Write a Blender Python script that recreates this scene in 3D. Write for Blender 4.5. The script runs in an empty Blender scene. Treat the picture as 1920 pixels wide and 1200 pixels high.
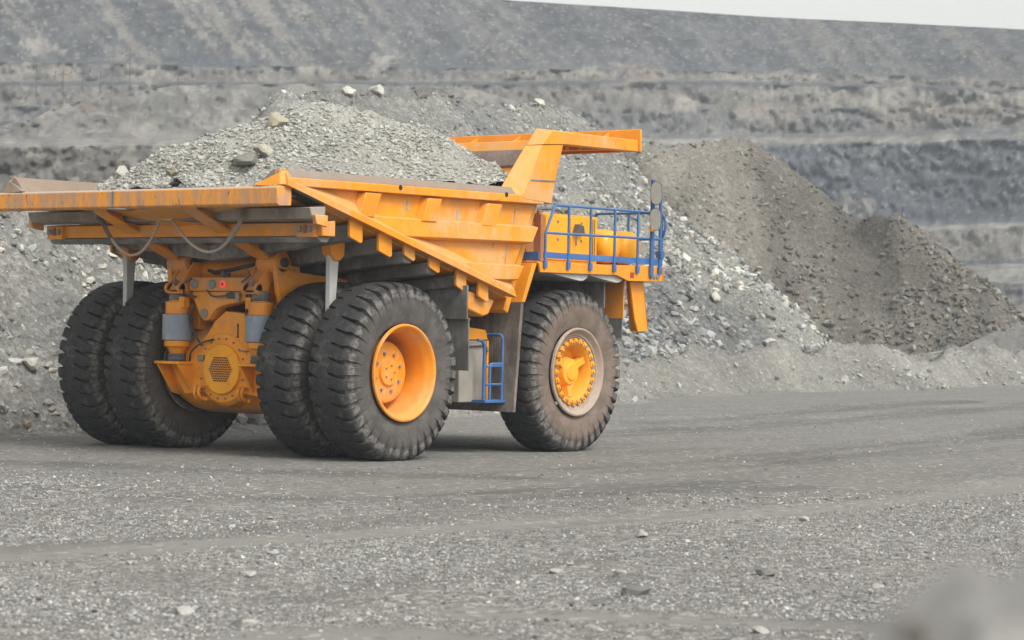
import bpy, bmesh, math, random
import numpy as np
from mathutils import Vector, Matrix
random.seed(7); RNG = np.random.default_rng(11)
C = bpy.context.scene.collection
R_ = math.radians
scene = bpy.context.scene

# ------------------------------------------------------------------ camera
CAM = np.array([-31.06327449, -29.09518896, 2.25621258])
YAW, PIT, ROLL, FPX = 0.644796032, 0.00407526735, 0.0204830479, 4468.1268
_fw = np.array([math.cos(YAW)*math.cos(PIT), math.sin(YAW)*math.cos(PIT), math.sin(PIT)])
_rt = np.array([math.sin(YAW), -math.cos(YAW), 0.0]); _up = np.cross(_rt, _fw)
_r2 = math.cos(ROLL)*_rt + math.sin(ROLL)*_up
_u2 = -math.sin(ROLL)*_rt + math.cos(ROLL)*_up
def at(px, py, depth):
    """point `depth` metres ahead of the camera in the direction of a photo pixel"""
    px = np.asarray(px, float); py = np.asarray(py, float); depth = np.asarray(depth, float)
    d = _fw + np.multiply.outer((px-960)/FPX, _r2) - np.multiply.outer((py-600)/FPX, _u2)
    return CAM + d*depth[..., None]
cam = bpy.data.cameras.new('camera'); co = bpy.data.objects.new('camera', cam); C.objects.link(co)
M = Matrix(((_r2[0], _u2[0], -_fw[0], CAM[0]), (_r2[1], _u2[1], -_fw[1], CAM[1]), (_r2[2], _u2[2], -_fw[2], CAM[2]), (0, 0, 0, 1)))
co.matrix_world = M
cam.sensor_width = 36; cam.lens = 36*FPX/1920; cam.clip_end = 6000; cam.clip_start = 0.1
cam.dof.use_dof = True; cam.dof.focus_distance = 42.5; cam.dof.aperture_fstop = 2.6
scene.camera = co

# ------------------------------------------------------------------ noise
def _hash(ix, iy, iz, seed):
    h = (ix*374761393 + iy*668265263 + iz*2147483647 + seed*1274126177) & 0xFFFFFFFF
    h = ((h ^ (h >> 13))*1274126177) & 0xFFFFFFFF
    h = ((h ^ (h >> 16))*2246822519) & 0xFFFFFFFF
    return ((h ^ (h >> 15)) & 0xFFFF)/65535.0*2-1
def vnoise(x, y, z=None, seed=0):
    x = np.asarray(x, float); y = np.asarray(y, float); z = np.zeros_like(x) if z is None else np.asarray(z, float)
    ix, iy, iz = (np.floor(a).astype(np.int64) for a in (x, y, z))
    fx, fy, fz = x-ix, y-iy, z-iz
    fx, fy, fz = (f*f*f*(f*(f*6-15)+10) for f in (fx, fy, fz))
    out = 0
    for dx in (0, 1):
        for dy in (0, 1):
            for dz in (0, 1):
                w = (fx if dx else 1-fx)*(fy if dy else 1-fy)*(fz if dz else 1-fz)
                out = out + w*_hash(ix+dx, iy+dy, iz+dz, seed)
    return out
def fbm(x, y, z=None, seed=0, o=4, lac=2.1, g=.5):
    s = 0; a = 1; x = np.asarray(x, float); y = np.asarray(y, float)
    for i in range(o):
        s = s + a*vnoise(x, y, z, seed+i*17); x = x*lac; y = y*lac
        z = None if z is None else z*lac
        a *= g
    return s
def sstep(a, b, x): t = np.clip((x-a)/(b-a), 0, 1); return t*t*(3-2*t)

# ------------------------------------------------------------------ objects
def tag(o, label=None, cat=None, group=None, kind=None):
    for k, v in (('label', label), ('category', cat), ('group', group), ('kind', kind)):
        if v: o[k] = v
    return o
def empty(name, loc=(0, 0, 0)):
    o = bpy.data.objects.new(name, None); C.objects.link(o); o.location = loc; o.empty_display_size = .3; return o
def link(name, me, mat, parent=None, loc=None):
    o = bpy.data.objects.new(name, me); C.objects.link(o)
    if mat: me.materials.append(mat)
    if parent: o.parent = parent
    if loc is not None: o.location = loc
    return o
def np_mesh(name, V, F, mat, smooth=False, attrs=None, parent=None):
    """mesh from numpy: F is (n,3) or (n,4); attrs {name: per-vertex float array or (n,3) colour}"""
    V = np.ascontiguousarray(V, np.float32); F = np.ascontiguousarray(F, np.int32); k = F.shape[1]
    me = bpy.data.meshes.new(name)
    me.vertices.add(len(V)); me.vertices.foreach_set('co', V.ravel())
    me.loops.add(F.size); me.loops.foreach_set('vertex_index', F.ravel())
    me.polygons.add(len(F)); me.polygons.foreach_set('loop_start', np.arange(0, F.size, k, dtype=np.int32))
    me.update(calc_edges=True)
    me.polygons.foreach_set('use_smooth', np.full(len(F), smooth))
    for n, a in (attrs or {}).items():
        a = np.asarray(a, np.float32)
        if a.ndim == 1:
            at_ = me.attributes.new(n, 'FLOAT', 'POINT'); at_.data.foreach_set('value', a)
        else:
            at_ = me.attributes.new(n, 'FLOAT_COLOR', 'POINT')
            at_.data.foreach_set('color', np.concatenate([a, np.ones((len(a), 1), np.float32)], 1).ravel())
    me.validate()
    return link(name, me, mat, parent)
def grid_faces(nu, nv):
    i = np.arange(nu*nv).reshape(nu, nv)
    return np.stack([i[:-1, :-1], i[1:, :-1], i[1:, 1:], i[:-1, 1:]], -1).reshape(-1, 4)

class MB:
    def __init__(s): s.v = []; s.f = []
    def add(s, v, f):
        b = len(s.v); s.v += [tuple(p) for p in v]; s.f += [tuple(i+b for i in q) for q in f]; return s
    def loft(s, A, B):
        n = len(A); f = [tuple(range(n))[::-1], tuple(range(n, 2*n))]
        f += [(i, (i+1) % n, n+(i+1) % n, n+i) for i in range(n)]
        return s.add(list(A)+list(B), f)
    def box(s, x0, x1, y0, y1, z0, z1):
        return s.loft([(x0, y0, z0), (x1, y0, z0), (x1, y1, z0), (x0, y1, z0)], [(x0, y0, z1), (x1, y0, z1), (x1, y1, z1), (x0, y1, z1)])
    def xz(s, poly, y0, y1): return s.loft([(x, y0, z) for x, z in poly], [(x, y1, z) for x, z in poly])
    def yz(s, poly, x0, x1): return s.loft([(x0, y, z) for y, z in poly], [(x1, y, z) for y, z in poly])
    def xy(s, poly, z0, z1): return s.loft([(x, y, z0) for x, y in poly], [(x, y, z1) for x, y in poly])
    def bar(s, p0, p1, w, h, up=(0, 0, 1)):
        p0, p1 = Vector(p0), Vector(p1); d = (p1-p0).normalized(); u = Vector(up); a = d.cross(u).normalized(); u = a.cross(d)
        q = [a*w/2+u*h/2, -a*w/2+u*h/2, -a*w/2-u*h/2, a*w/2-u*h/2]
        return s.loft([p0+k for k in q], [p1+k for k in q])
    def rev(s, prof, cen, axis='y', n=32, a0=0, a1=2*math.pi, cap=True):
        """revolve (offset along axis, radius) about an axis through cen; r=0 ends close"""
        full = abs(a1-a0) > 6.28; k = n if full else n+1; v = []; f = []
        for o, r in prof:
            for i in range(k):
                a = a0+(a1-a0)*i/n; c, sn = r*math.cos(a), r*math.sin(a)
                p = {'y': (c, o, sn), 'x': (o, c, sn), 'z': (c, sn, o)}[axis]
                v.append((p[0]+cen[0], p[1]+cen[1], p[2]+cen[2]))
        for j in range(len(prof)-1):
            for i in range(n):
                i2 = (i+1) % k
                f.append((j*k+i, j*k+i2, (j+1)*k+i2, (j+1)*k+i))
        if full and cap:
            if prof[0][1] > 1e-4: f.append(tuple(range(k))[::-1])
            if prof[-1][1] > 1e-4: f.append(tuple(range((len(prof)-1)*k, len(prof)*k)))
        return s.add(v, f)
    def tube(s, pts, r, n=8):
        pts = [Vector(p) for p in pts]; v = []; f = []; m = len(pts); ref = Vector((.13, .27, .95))
        for i, p in enumerate(pts):
            d = (pts[min(i+1, m-1)]-pts[max(i-1, 0)]).normalized(); a = d.cross(ref)
            if a.length < .2: a = d.cross(Vector((1, .2, 0)))
            a.normalize(); b = d.cross(a)
            for k in range(n):
                t = 2*math.pi*k/n; v.append(p+(a*math.cos(t)+b*math.sin(t))*r)
        for i in range(m-1):
            for k in range(n): f.append((i*n+k, i*n+(k+1) % n, (i+1)*n+(k+1) % n, (i+1)*n+k))
        f += [tuple(range(n))[::-1], tuple(range((m-1)*n, m*n))]
        return s.add(v, f)
    def build(s, name, mat, parent=None, bevel=.012, smooth=30, seg=2, loc=None):
        me = bpy.data.meshes.new(name); me.from_pydata(s.v, [], s.f)
        bm = bmesh.new(); bm.from_mesh(me); bmesh.ops.remove_doubles(bm, verts=bm.verts, dist=1e-5)
        bmesh.ops.recalc_face_normals(bm, faces=bm.faces); bm.to_mesh(me); bm.free()
        o = link(name, me, mat, parent, loc)
        if smooth:
            me.shade_smooth(); me.set_sharp_from_angle(angle=R_(smooth))
        if bevel:
            m = o.modifiers.new('bevel', 'BEVEL'); m.width = bevel; m.segments = seg; m.limit_method = 'ANGLE'; m.angle_limit = R_(35); m.harden_normals = False
        return o
def arc(p0, p1, p2, n=14):
    """sagging curve through three points"""
    p0, p1, p2 = Vector(p0), Vector(p1), Vector(p2); c = p1*2-(p0+p2)/2
    return [p0*(1-t)**2+c*2*t*(1-t)+p2*t*t for t in [i/n for i in range(n+1)]]
def rounded(pts, r=.08, n=4):
    """polyline with rounded corners"""
    pts = [Vector(p) for p in pts]; out = [pts[0]]
    for a, b, c in zip(pts, pts[1:], pts[2:]):
        d0, d1 = (a-b), (c-b); q = min(r, d0.length*.45, d1.length*.45)
        s, e = b+d0.normalized()*q, b+d1.normalized()*q
        out += [s*(1-t)**2+b*2*t*(1-t)+e*t*t for t in [i/n for i in range(n+1)]]
    return out+[pts[-1]]

# ------------------------------------------------------------------ materials
class NT:
    def __init__(s, name):
        s.m = bpy.data.materials.new(name); s.m.use_nodes = True; s.t = s.m.node_tree; s.n = s.t.nodes; s.L = s.t.links
        s.b = s.n['Principled BSDF']; s.tc = s.n.new('ShaderNodeTexCoord'); s.geo = s.n.new('ShaderNodeNewGeometry')
    def inp(s, sock, v):
        if v is None: return
        if isinstance(v, bpy.types.NodeSocket): s.L.new(v, sock)
        else:
            if sock.type == 'RGBA' and len(v) == 3: v = (*v, 1)
            sock.default_value = v
    def noise(s, scale, detail=6, rough=.6, vec=None, stretch=None, dist=0):
        n = s.n.new('ShaderNodeTexNoise'); n.inputs['Scale'].default_value = scale; n.inputs['Detail'].default_value = detail
        n.inputs['Roughness'].default_value = rough; n.inputs['Distortion'].default_value = dist
        s.L.new(s.coord(stretch, vec), n.inputs['Vector']); return n.outputs['Fac']
    def coord(s, stretch=None, vec=None):
        v = vec or s.tc.outputs['Object']
        if stretch is None: return v
        m = s.n.new('ShaderNodeMapping'); m.inputs['Scale'].default_value = stretch; s.L.new(v, m.inputs['Vector']); return m.outputs['Vector']
    def voro(s, scale, feature='F1', out='Distance', stretch=None, rnd=1):
        n = s.n.new('ShaderNodeTexVoronoi'); n.feature = feature; n.inputs['Scale'].default_value = scale; n.inputs['Randomness'].default_value = rnd
        s.L.new(s.coord(stretch), n.inputs['Vector']); return n.outputs[out]
    def ramp(s, fac, a, b, lo=0., hi=1.):
        n = s.n.new('ShaderNodeMapRange'); n.interpolation_type = 'SMOOTHSTEP'
        s.inp(n.inputs['Value'], fac); n.inputs['From Min'].default_value = a; n.inputs['From Max'].default_value = b
        n.inputs['To Min'].default_value = lo; n.inputs['To Max'].default_value = hi; return n.outputs['Result']
    def math(s, op, a, b=None, clamp=False):
        n = s.n.new('ShaderNodeMath'); n.operation = op; n.use_clamp = clamp
        s.inp(n.inputs[0], a); s.inp(n.inputs[1], b); return n.outputs[0]
    def mix(s, fac, a, b, mode='MIX'):
        n = s.n.new('ShaderNodeMix'); n.data_type = 'RGBA'; n.blend_type = mode
        s.inp(n.inputs[0], fac); s.inp(n.inputs[6], a); s.inp(n.inputs[7], b); return n.outputs[2]
    def attr(s, name, out='Color'):
        n = s.n.new('ShaderNodeAttribute'); n.attribute_name = name; return n.outputs[out]
    def sep(s, v):
        n = s.n.new('ShaderNodeSeparateXYZ'); s.L.new(v, n.inputs[0]); return n.outputs
    def bump(s, h, strength=.4, dist=.02):
        n = s.n.new('ShaderNodeBump'); n.inputs['Strength'].default_value = strength; n.inputs['Distance'].default_value = dist
        s.L.new(h, n.inputs['Height']); s.L.new(n.outputs[0], s.b.inputs['Normal'])
    def out(s, col, rough=.8, metal=0., spec=.5):
        s.inp(s.b.inputs['Base Color'], col); s.inp(s.b.inputs['Roughness'], rough); s.inp(s.b.inputs['Metallic'], metal)
        s.b.inputs['Specular IOR Level'].default_value = spec; return s.m

DUST = (.40, .33, .26)
def paint(name, col, dust=.45, up=.5, rough=.45, dcol=DUST, chips=0., low=None):
    """paint with patchy dust, dust lying on the ledges, chips and scuffs"""
    t = NT(name)
    tone = t.noise(1.7, 5, .6)
    c = t.mix(t.ramp(tone, .3, .7), tuple(k*.86 for k in col), tuple(min(1, k*1.08) for k in col))
    n1 = t.noise(.62, 9, .66, dist=.6); n2 = t.noise(6, 6, .7, stretch=(1, 1, .45))
    d = t.ramp(t.math('ADD', t.math('MULTIPLY', n1, .7), t.math('MULTIPLY', n2, .3)), .45, .61, 0, dust)
    nz = t.sep(t.geo.outputs['Normal'])[2]
    d = t.math('MAXIMUM', d, t.math('MULTIPLY', t.ramp(nz, .25, .85), t.ramp(n2, .2, .6, up*.5, up)))
    if low:
        z = t.sep(t.tc.outputs['Object'])[2]
        zz = t.math('ADD', z, t.math('MULTIPLY', n1, .5))
        d = t.math('MAXIMUM', d, t.ramp(zz, low[0], low[1], low[2], 0))
    c = t.mix(d, c, dcol)
    if chips:
        ch = t.ramp(t.noise(9, 8, .75, stretch=(1, 1, .6)), .63-.03*chips, .70-.03*chips)
        c = t.mix(t.math('MULTIPLY', ch, .75), c, (.10, .075, .065))
    t.bump(t.noise(40, 3, .6), .08, .01)
    return t.out(c, t.ramp(d, 0, .8, rough, .92))
ORANGE = (.80, .295, .007)
M_body = paint('sun_faded_orange_paint', ORANGE, .85, .8, .5, (.62, .375, .17), chips=.5)
M_clean = paint('orange_paint', (.80, .30, .008), .10, .15, .38, (.60, .42, .25))
M_under = paint('dusty_orange_paint', (.84, .30, .008), .50, .6, .5, (.36, .29, .22), chips=.2)
M_axle = paint('axle_orange_paint', (.88, .325, .008), .22, .5, .45, (.34, .30, .26), chips=.5, low=(.85, 1.08, .85))
M_hub = paint('hub_orange_paint', (.80, .285, .010), .40, .3, .4, (.62, .42, .26))
M_grey = paint('dusty_grey_steel', (.17, .165, .155), .7, .6, .7, (.36, .34, .31), chips=.6)
M_grey2 = paint('floor_underside_steel', (.15, .145, .14), .75, .6, .75, (.36, .34, .32), chips=1.0)
M_dark = paint('dark_chassis_steel', (.045, .043, .042), .4, .5, .7, (.2, .19, .17))
M_blue = paint('blue_rail_paint', (.035, .135, .37), .15, .3, .4, (.35, .36, .38))
M_pale = paint('pale_grey_paint', (.55, .56, .56), .3, .2, .6, (.42, .39, .35))
M_flap = paint('dusty_rubber_flap', (.13, .128, .12), .8, .4, .9, (.30, .285, .26), chips=1.1)
M_panel = paint('dusty_guard_panel', (.12, .10, .085), .85, .4, .8, (.29, .25, .21))
M_sleeve = paint('worn_blue_grey_sleeve', (.24, .29, .37), 1., .3, .6, (.42, .42, .42), chips=.4)
M_boot = paint('rubber_boot', (.10, .10, .10), .8, .6, .8, (.34, .30, .26))
M_cable = paint('dusty_cable', (.36, .31, .26), .3, .2, .8)
M_bolt = paint('bare_bolt_steel', (.22, .21, .20), .5, .4, .5, (.42, .34, .26))
M_black = NT('black_lettering').out((.012, .012, .014), .6)
M_red = NT('red_paint').out((.45, .03, .02), .5)
M_redlens = NT('dull_red_lens').out((.30, .045, .035), .35)
M_greylens = NT('dusty_grey_lens').out((.20, .22, .24), .35)
M_hole = NT('dark_opening').out((.02, .018, .016), .9)
def lamp_lit():
    t = NT('lit_red_lamp'); t.b.inputs['Emission Color'].default_value = (1, .10, .06, 1); t.b.inputs['Emission Strength'].default_value = .35
    return t.out((.8, .05, .03), .3)
M_lit = lamp_lit()
M_litcore = NT('red_lamp_core').out((.25, .02, .015), .4)
def mirror_mat():
    t = NT('mirror_glass'); return t.out((.92, .89, .82), .16, 1.)
M_mirror = mirror_mat()
def glass_mat():
    t = NT('cab_glass'); return t.out((.03, .035, .04), .08)
M_glass = glass_mat()
def lip_mat():
    """tail edge: orange paint rubbed by falling rock, dark and rust-brown gouges"""
    t = NT('rock_scraped_orange_paint')
    a = t.noise(3.2, 9, .72, stretch=(1, 1.6, .35)); b = t.noise(16, 5, .75, stretch=(1, 1, .3)); p = t.noise(.8, 4, .5)
    c = t.mix(t.ramp(a, .38, .62), (.82, .32, .025), (.62, .30, .11))
    c = t.mix(t.ramp(t.math('ADD', a, t.math('MULTIPLY', p, .35)), .60, .78, 0, .85), c, (.46, .27, .17))
    c = t.mix(t.ramp(b, .58, .67, 0, .85), c, (.13, .08, .07))
    nz = t.sep(t.geo.outputs['Normal'])[2]
    c = t.mix(t.ramp(nz, .4, .9, 0, .85), c, (.42, .38, .34))
    t.bump(b, .25, .01)
    return t.out(c, .62)
M_lip = lip_mat()
def wear_mat():
    t = NT('stained_liner_steel'); a = t.noise(2.2, 8, .7); b = t.noise(14, 5, .7)
    c = t.mix(t.ramp(a, .35, .65), (.15, .115, .105), (.27, .20, .17)); c = t.mix(t.ramp(b, .58, .68, 0, .6), c, (.42, .38, .33))
    return t.out(c, .7)
M_wear = wear_mat()
M_wear2 = paint('rubbed_liner_paint', (.26, .18, .12), .95, .8, .7, (.27, .23, .20), chips=.9)
M_scuff = paint('bare_scuffed_steel', (.42, .36, .29), .3, .2, .7, (.5, .40, .3))
def tyre_mat(name, dirt, lo, hi):
    t = NT(name)
    x, y, z = t.sep(t.tc.outputs['Object'])
    r = t.math('SQRT', t.math('ADD', t.math('MULTIPLY', x, x), t.math('MULTIPLY', z, z)))
    n = t.noise(2.4, 8, .7); n2 = t.noise(11, 6, .75)
    rr = t.math('ADD', r, t.math('MULTIPLY', t.math('SUBTRACT', n, .5), .16))
    side = t.ramp(rr, 1.18, 1.36, 1, 0)
    c = t.mix(t.ramp(n2, .35, .7), (.024, .024, .026), (.046, .046, .048))
    c = t.mix(t.ramp(t.math('ADD', n, t.math('MULTIPLY', n2, .4)), .72, .92, 0, .55), c, (.16, .15, .14))
    dustc = t.mix(t.ramp(n, .38, .62), lo, hi)
    c = t.mix(t.math('MULTIPLY', side, dirt), c, dustc)
    ring = t.math('MULTIPLY', t.ramp(rr, 1.26, 1.33), t.ramp(rr, 1.37, 1.47, 1, 0))
    c = t.mix(t.math('MULTIPLY', ring, t.ramp(n2, .38, .60, .10, .75)), c, (.24, .226, .21))
    t.bump(n2, .25, .012)
    return t.out(c, .82, 0, .35)
M_tyre = tyre_mat('tyre_rubber', .88, (.075, .068, .064), (.125, .113, .105)); M_tyref = tyre_mat('front_tyre_rubber', .93, (.15, .112, .09), (.22, .17, .14))
def rock_mat(name, dark, light, scale=1.2, bump=.5, tint=True):
    t = NT(name)
    a = t.noise(scale, 8, .65); b = t.noise(scale*9, 6, .7)
    c = t.mix(t.ramp(a, .3, .7), dark, light)
    c = t.mix(t.ramp(b, .35, .7, 0, .45), c, tuple(min(.6, k*1.45) for k in light))
    if tint: c = t.mix(1., c, t.attr('tint'), 'MULTIPLY')
    t.bump(b, bump, .04)
    return t.out(c, .93, 0, .25)
def rubble_ground(name, dark, light, cell=7., speck=.5):
    """broken rock seen as a surface: every cell its own tone, with fines between"""
    t = NT(name)
    col = t.sep(t.voro(cell, 'F1', 'Color'))[0]; col2 = t.sep(t.voro(cell*2.7, 'F1', 'Color'))[0]
    a = t.noise(.22, 7, .65); b = t.noise(cell*2, 5, .7)
    c = t.mix(t.ramp(a, .32, .68), dark, light)
    v = t.math('ADD', t.math('MULTIPLY', col, .6), t.math('MULTIPLY', col2, .4))
    c = t.mix(t.ramp(v, .55, .9, 0, speck), c, tuple(min(.6, k*1.75) for k in light))
    c = t.mix(t.ramp(v, .1, .38, speck*.9, 0), c, tuple(k*.5 for k in dark))
    c = t.mix(t.ramp(b, .3, .7, 0, .25), c, tuple(k*1.2 for k in light))
    c = t.mix(1., c, t.attr('tint'), 'MULTIPLY')
    h = t.math('ADD', t.math('MULTIPLY', t.voro(cell), .7), t.math('MULTIPLY', b, .4))
    t.bump(h, .9, .12)
    return t.out(c, .95, 0, .2)
HAZE = True
# ------------------------------------------------------------------ the dump truck: x forward, y left, z up
truck = empty('dump_truck')
tag(truck, 'orange mining dump truck with blue railings, loaded with crushed grey rock', 'dump truck')
W = .92; RT = 1.53; ZC = 1.49
def tyre_mesh():
    NP = 38; P = 2*math.pi/NP
    half = [(.385, .83), (.435, .95), (.458, 1.10), (.462, 1.24), (.452, 1.33), (.432, 1.41), (.405, 1.465), (.365, 1.50), (.30, 1.518), (.23, 1.526), (.16, 1.53), (.10, 1.532), (.06, 1.533)]
    rows = half+[(0, 1.534)]+[(-y, r) for y, r in half[::-1]]
    n = len(rows); V = np.zeros((n, NP*8, 3))
    def depth(y, r):
        if r < 1.2: return 0
        if abs(y) < (.08 if y < 0 else .20): return 0
        if r < 1.3: return .02
        if r < 1.36: return .05
        return .10 if abs(y) > .14 else .08
    for j, (y, r) in enumerate(rows):
        a = rows[max(j-1, 0)]; b = rows[min(j+1, n-1)]
        tx, tr = b[0]-a[0], b[1]-a[1]; l = math.hypot(tx, tr); ny, nr = -tr/l*-1, tx/l*-1   # outward normal in (y, r)
        if nr < 0 and abs(y) < .3: ny, nr = -ny, -nr
        if ny*y < 0: ny, nr = -ny, -nr
        e = abs(y)/.40; s = -y*.24*(1-.55*min(1, e)**2) + .012*math.sin(y*11)
        hp = .5*float(sstep(-.07, .07, np.float64(y)))
        wd = .17+.18*float(sstep(.24, .45, np.float64(abs(y)))) if r > 1.2 else .12
        wd = wd if abs(y) > .13 else .13
        d = depth(y, r)
        offs = [-wd*.62, -wd*.42, wd*.42, wd*.62]; rest = np.linspace(wd*.62, 1-wd*.62, 6)[1:-1]
        for k in range(NP):
            for q, o in enumerate(list(offs)+list(rest)):
                th = (k+o+hp)*P+s; dd = d if q in (1, 2) else 0
                yy, r2 = y-ny*dd, r-nr*dd
                V[j, k*8+q] = (r2*math.cos(th), yy, r2*math.sin(th))
    N = NP*8; F = []
    i = np.arange(n*N).reshape(n, N); i2 = np.roll(i, -1, 1)
    F = np.stack([i[:-1], i[1:], i2[1:], i2[:-1]], -1).reshape(-1, 4)
    V = V.reshape(-1, 3); V[:, 2] = np.maximum(V[:, 2], -ZC+.004)
    # slight bulge where the load presses the tyre
    low = sstep(-1.0, -1.45, V[:, 2]); V[:, 1] *= 1+.05*low
    me = bpy.data.meshes.new('tyre'); me.from_pydata(V.tolist(), [], F.tolist())
    bm = bmesh.new(); bm.from_mesh(me); bmesh.ops.recalc_face_normals(bm, faces=bm.faces); bm.to_mesh(me); bm.free()
    me.shade_smooth(); me.set_sharp_from_angle(angle=R_(32)); me.materials.append(M_tyre)
    return me
TYRE = tyre_mesh(); TYREF = TYRE.copy(); TYREF.materials[0] = M_tyref
def wheel(x, y, side, kind):
    """side -1: outer face to -y"""
    s = side; m = MB()
    if kind == 'rear_outer':
        prof = [(.44, .83), (.475, .825), (.485, .80), (.475, .775), (.44, .755), (.40, .735), (.36, .70), (.30, .675), (-.45, .655), (-.46, .30)]
        m.rev([(s*o, r) for o, r in prof], (0, 0, 0), 'y', 64, cap=False)
    elif kind == 'rear_inner':
        m.rev([(s*o, r) for o, r in [(.44, .83), (.47, .80), (.40, .74), (.30, .70), (-.40, .70), (-.46, .80), (-.44, .83)]], (0, 0, 0), 'y', 48, cap=False)
    else:
        prof = [(.43, .83), (.47, .825), (.482, .80), (.47, .775), (.43, .755), (.42, .745), (.39, .72), (.385, .69), (.36, .68), (.355, .65), (.335, .64), (.33, .575), (-.35, .57), (-.40, .1)]
        m.rev([(s*o, r) for o, r in prof], (0, 0, 0), 'y', 64, cap=False)
    w = m.build('wheel', {'rear_outer': M_hub, 'rear_inner': M_panel, 'front': M_rim}[kind], truck, 0, 40, loc=(x, y, ZC))
    t = bpy.data.objects.new('tyre', TYREF if kind == 'front' else TYRE); C.objects.link(t); t.parent = w; t.rotation_euler = (0, 0, 0)
    # tyre turned by a whole number of pitches would clip the flat: keep it as modelled
    if kind == 'rear_outer':
        h = MB(); h.rev([(s*-.44, .54), (s*.02, .53), (s*.06, .50), (s*.075, .46), (s*.08, .24), (s*.13, .22), (s*.14, .0)], (0, 0, 0), 'y', 40)
        h.build('hub', M_hub, w, .006)
        b = MB()
        for k in range(8):
            a = k*math.pi/4+.3; b.rev([(s*.078, .03), (s*.115, .03), (s*.115, 0)], (.33*math.cos(a), 0, .33*math.sin(a)), 'y', 6)
        for k in range(5):
            a = k*2*math.pi/5; b.rev([(s*.138, .016), (s*.16, .016), (s*.16, 0)], (.12*math.cos(a), 0, .12*math.sin(a)), 'y', 6)
        b.build('hub_bolts', M_bolt, w, 0)
    if kind == 'front':
        h = MB(); h.rev([(s*.33, .60), (s*.37, .59), (s*.375, .52), (s*.33, .49), (s*.10, .44), (s*.06, .36), (s*.10, .30), (s*.27, .25), (s*.30, .24), (s*.31, .17), (s*.335, .155), (s*.34, 0)], (0, 0, 0), 'y', 48, cap=False)
        for k in range(3):
            a = k*2*math.pi/3+.5; c_, n_ = math.cos(a), math.sin(a)
            h.bar((.23*c_, s*.20, .23*n_), (.48*c_, s*.24, .48*n_), .13, .14, (0, 1, 0))
        h.build('hub', M_hubf, w, .006)
        b = MB()
        for k in range(24):
            a = k*2*math.pi/24; c_, n_ = math.cos(a), math.sin(a)
            b.bar((.535*c_, s*.375, .535*n_), (.63*c_, s*.385, .63*n_), .085, .04, (0, 1, 0))
            b.rev([(s*.38, .026), (s*.43, .026), (s*.43, 0)], (.585*c_, 0, .575*n_), 'y', 6)
        b.build('clamp_ring', M_hubf, w, .004)
        b = MB()
        for k in range(24):
            a = (k+.5)*2*math.pi/24; b.rev([(s*.37, .018), (s*.405, .018), (s*.405, 0)], (.555*math.cos(a), 0, .55*math.sin(a)), 'y', 6)
        b.build('wheel_nuts', M_bolt, w, 0)
    return w
M_rim = paint('dusty_rim', (.66, .36, .10), .3, .5, .6, (.40, .33, .28))
_t = M_rim; M_rim = paint('dust_covered_rim', (.36, .28, .22), .8, .5, .7, (.46, .385, .33))
M_hubf = paint('front_hub_paint', (.88, .38, .012), .12, .15, .4, (.62, .45, .28))
for s in (-1, 1):
    wheel(0, s*3.035, s, 'rear_outer'); wheel(0, s*1.837, s, 'rear_inner'); wheel(5.298, s*2.859, s, 'front')

# ---- dump body -----------------------------------------------------
DX0, DZ0, DX1, DZ1 = -2.85, 4.49, 3.28, 2.84
def dz(x): return DZ0+(x-DX0)*(DZ1-DZ0)/(DX1-DX0)
def vz(x, y): return dz(x)-.34*(1-abs(y)/3.2)             # the floor dips to the middle
LINERS = []; m = MB()
for s in (-1, 1):
    y0, y1 = s*3.20, s*3.12
    m.xz([(DX0, DZ0), (DX0, 4.74), (3.15, 4.82), (4.13, 4.80), (3.98, 4.50), (3.44, 3.45), (3.26, 2.98), (DX1-.06, DZ1+.02)], y0, y1)
    # sloping inner liner closing the side at the tail
    q_ = MB(); A = [(-2.90, s*3.13, 4.752), (-2.90, s*3.06, 4.752), (-2.95, s*2.72, 4.46), (-2.95, s*3.13, 4.45)]; B = [(3.9, s*3.11, 4.83), (3.9, s*3.06, 4.83), (3.9, s*2.6, 4.0), (3.9, s*3.11, 3.9)]
    q_.loft(A, B); LINERS.append(q_)
    # floor halves
    F = []
    for x in (-2.80, 3.30): F.append([(x, s*3.14, dz(x)-.02), (x, 0, vz(x, 0)-.02), (x, 0, vz(x, 0)+.06), (x, s*3.14, dz(x)+.06)])
    m.loft(F[0], F[1])
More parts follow.
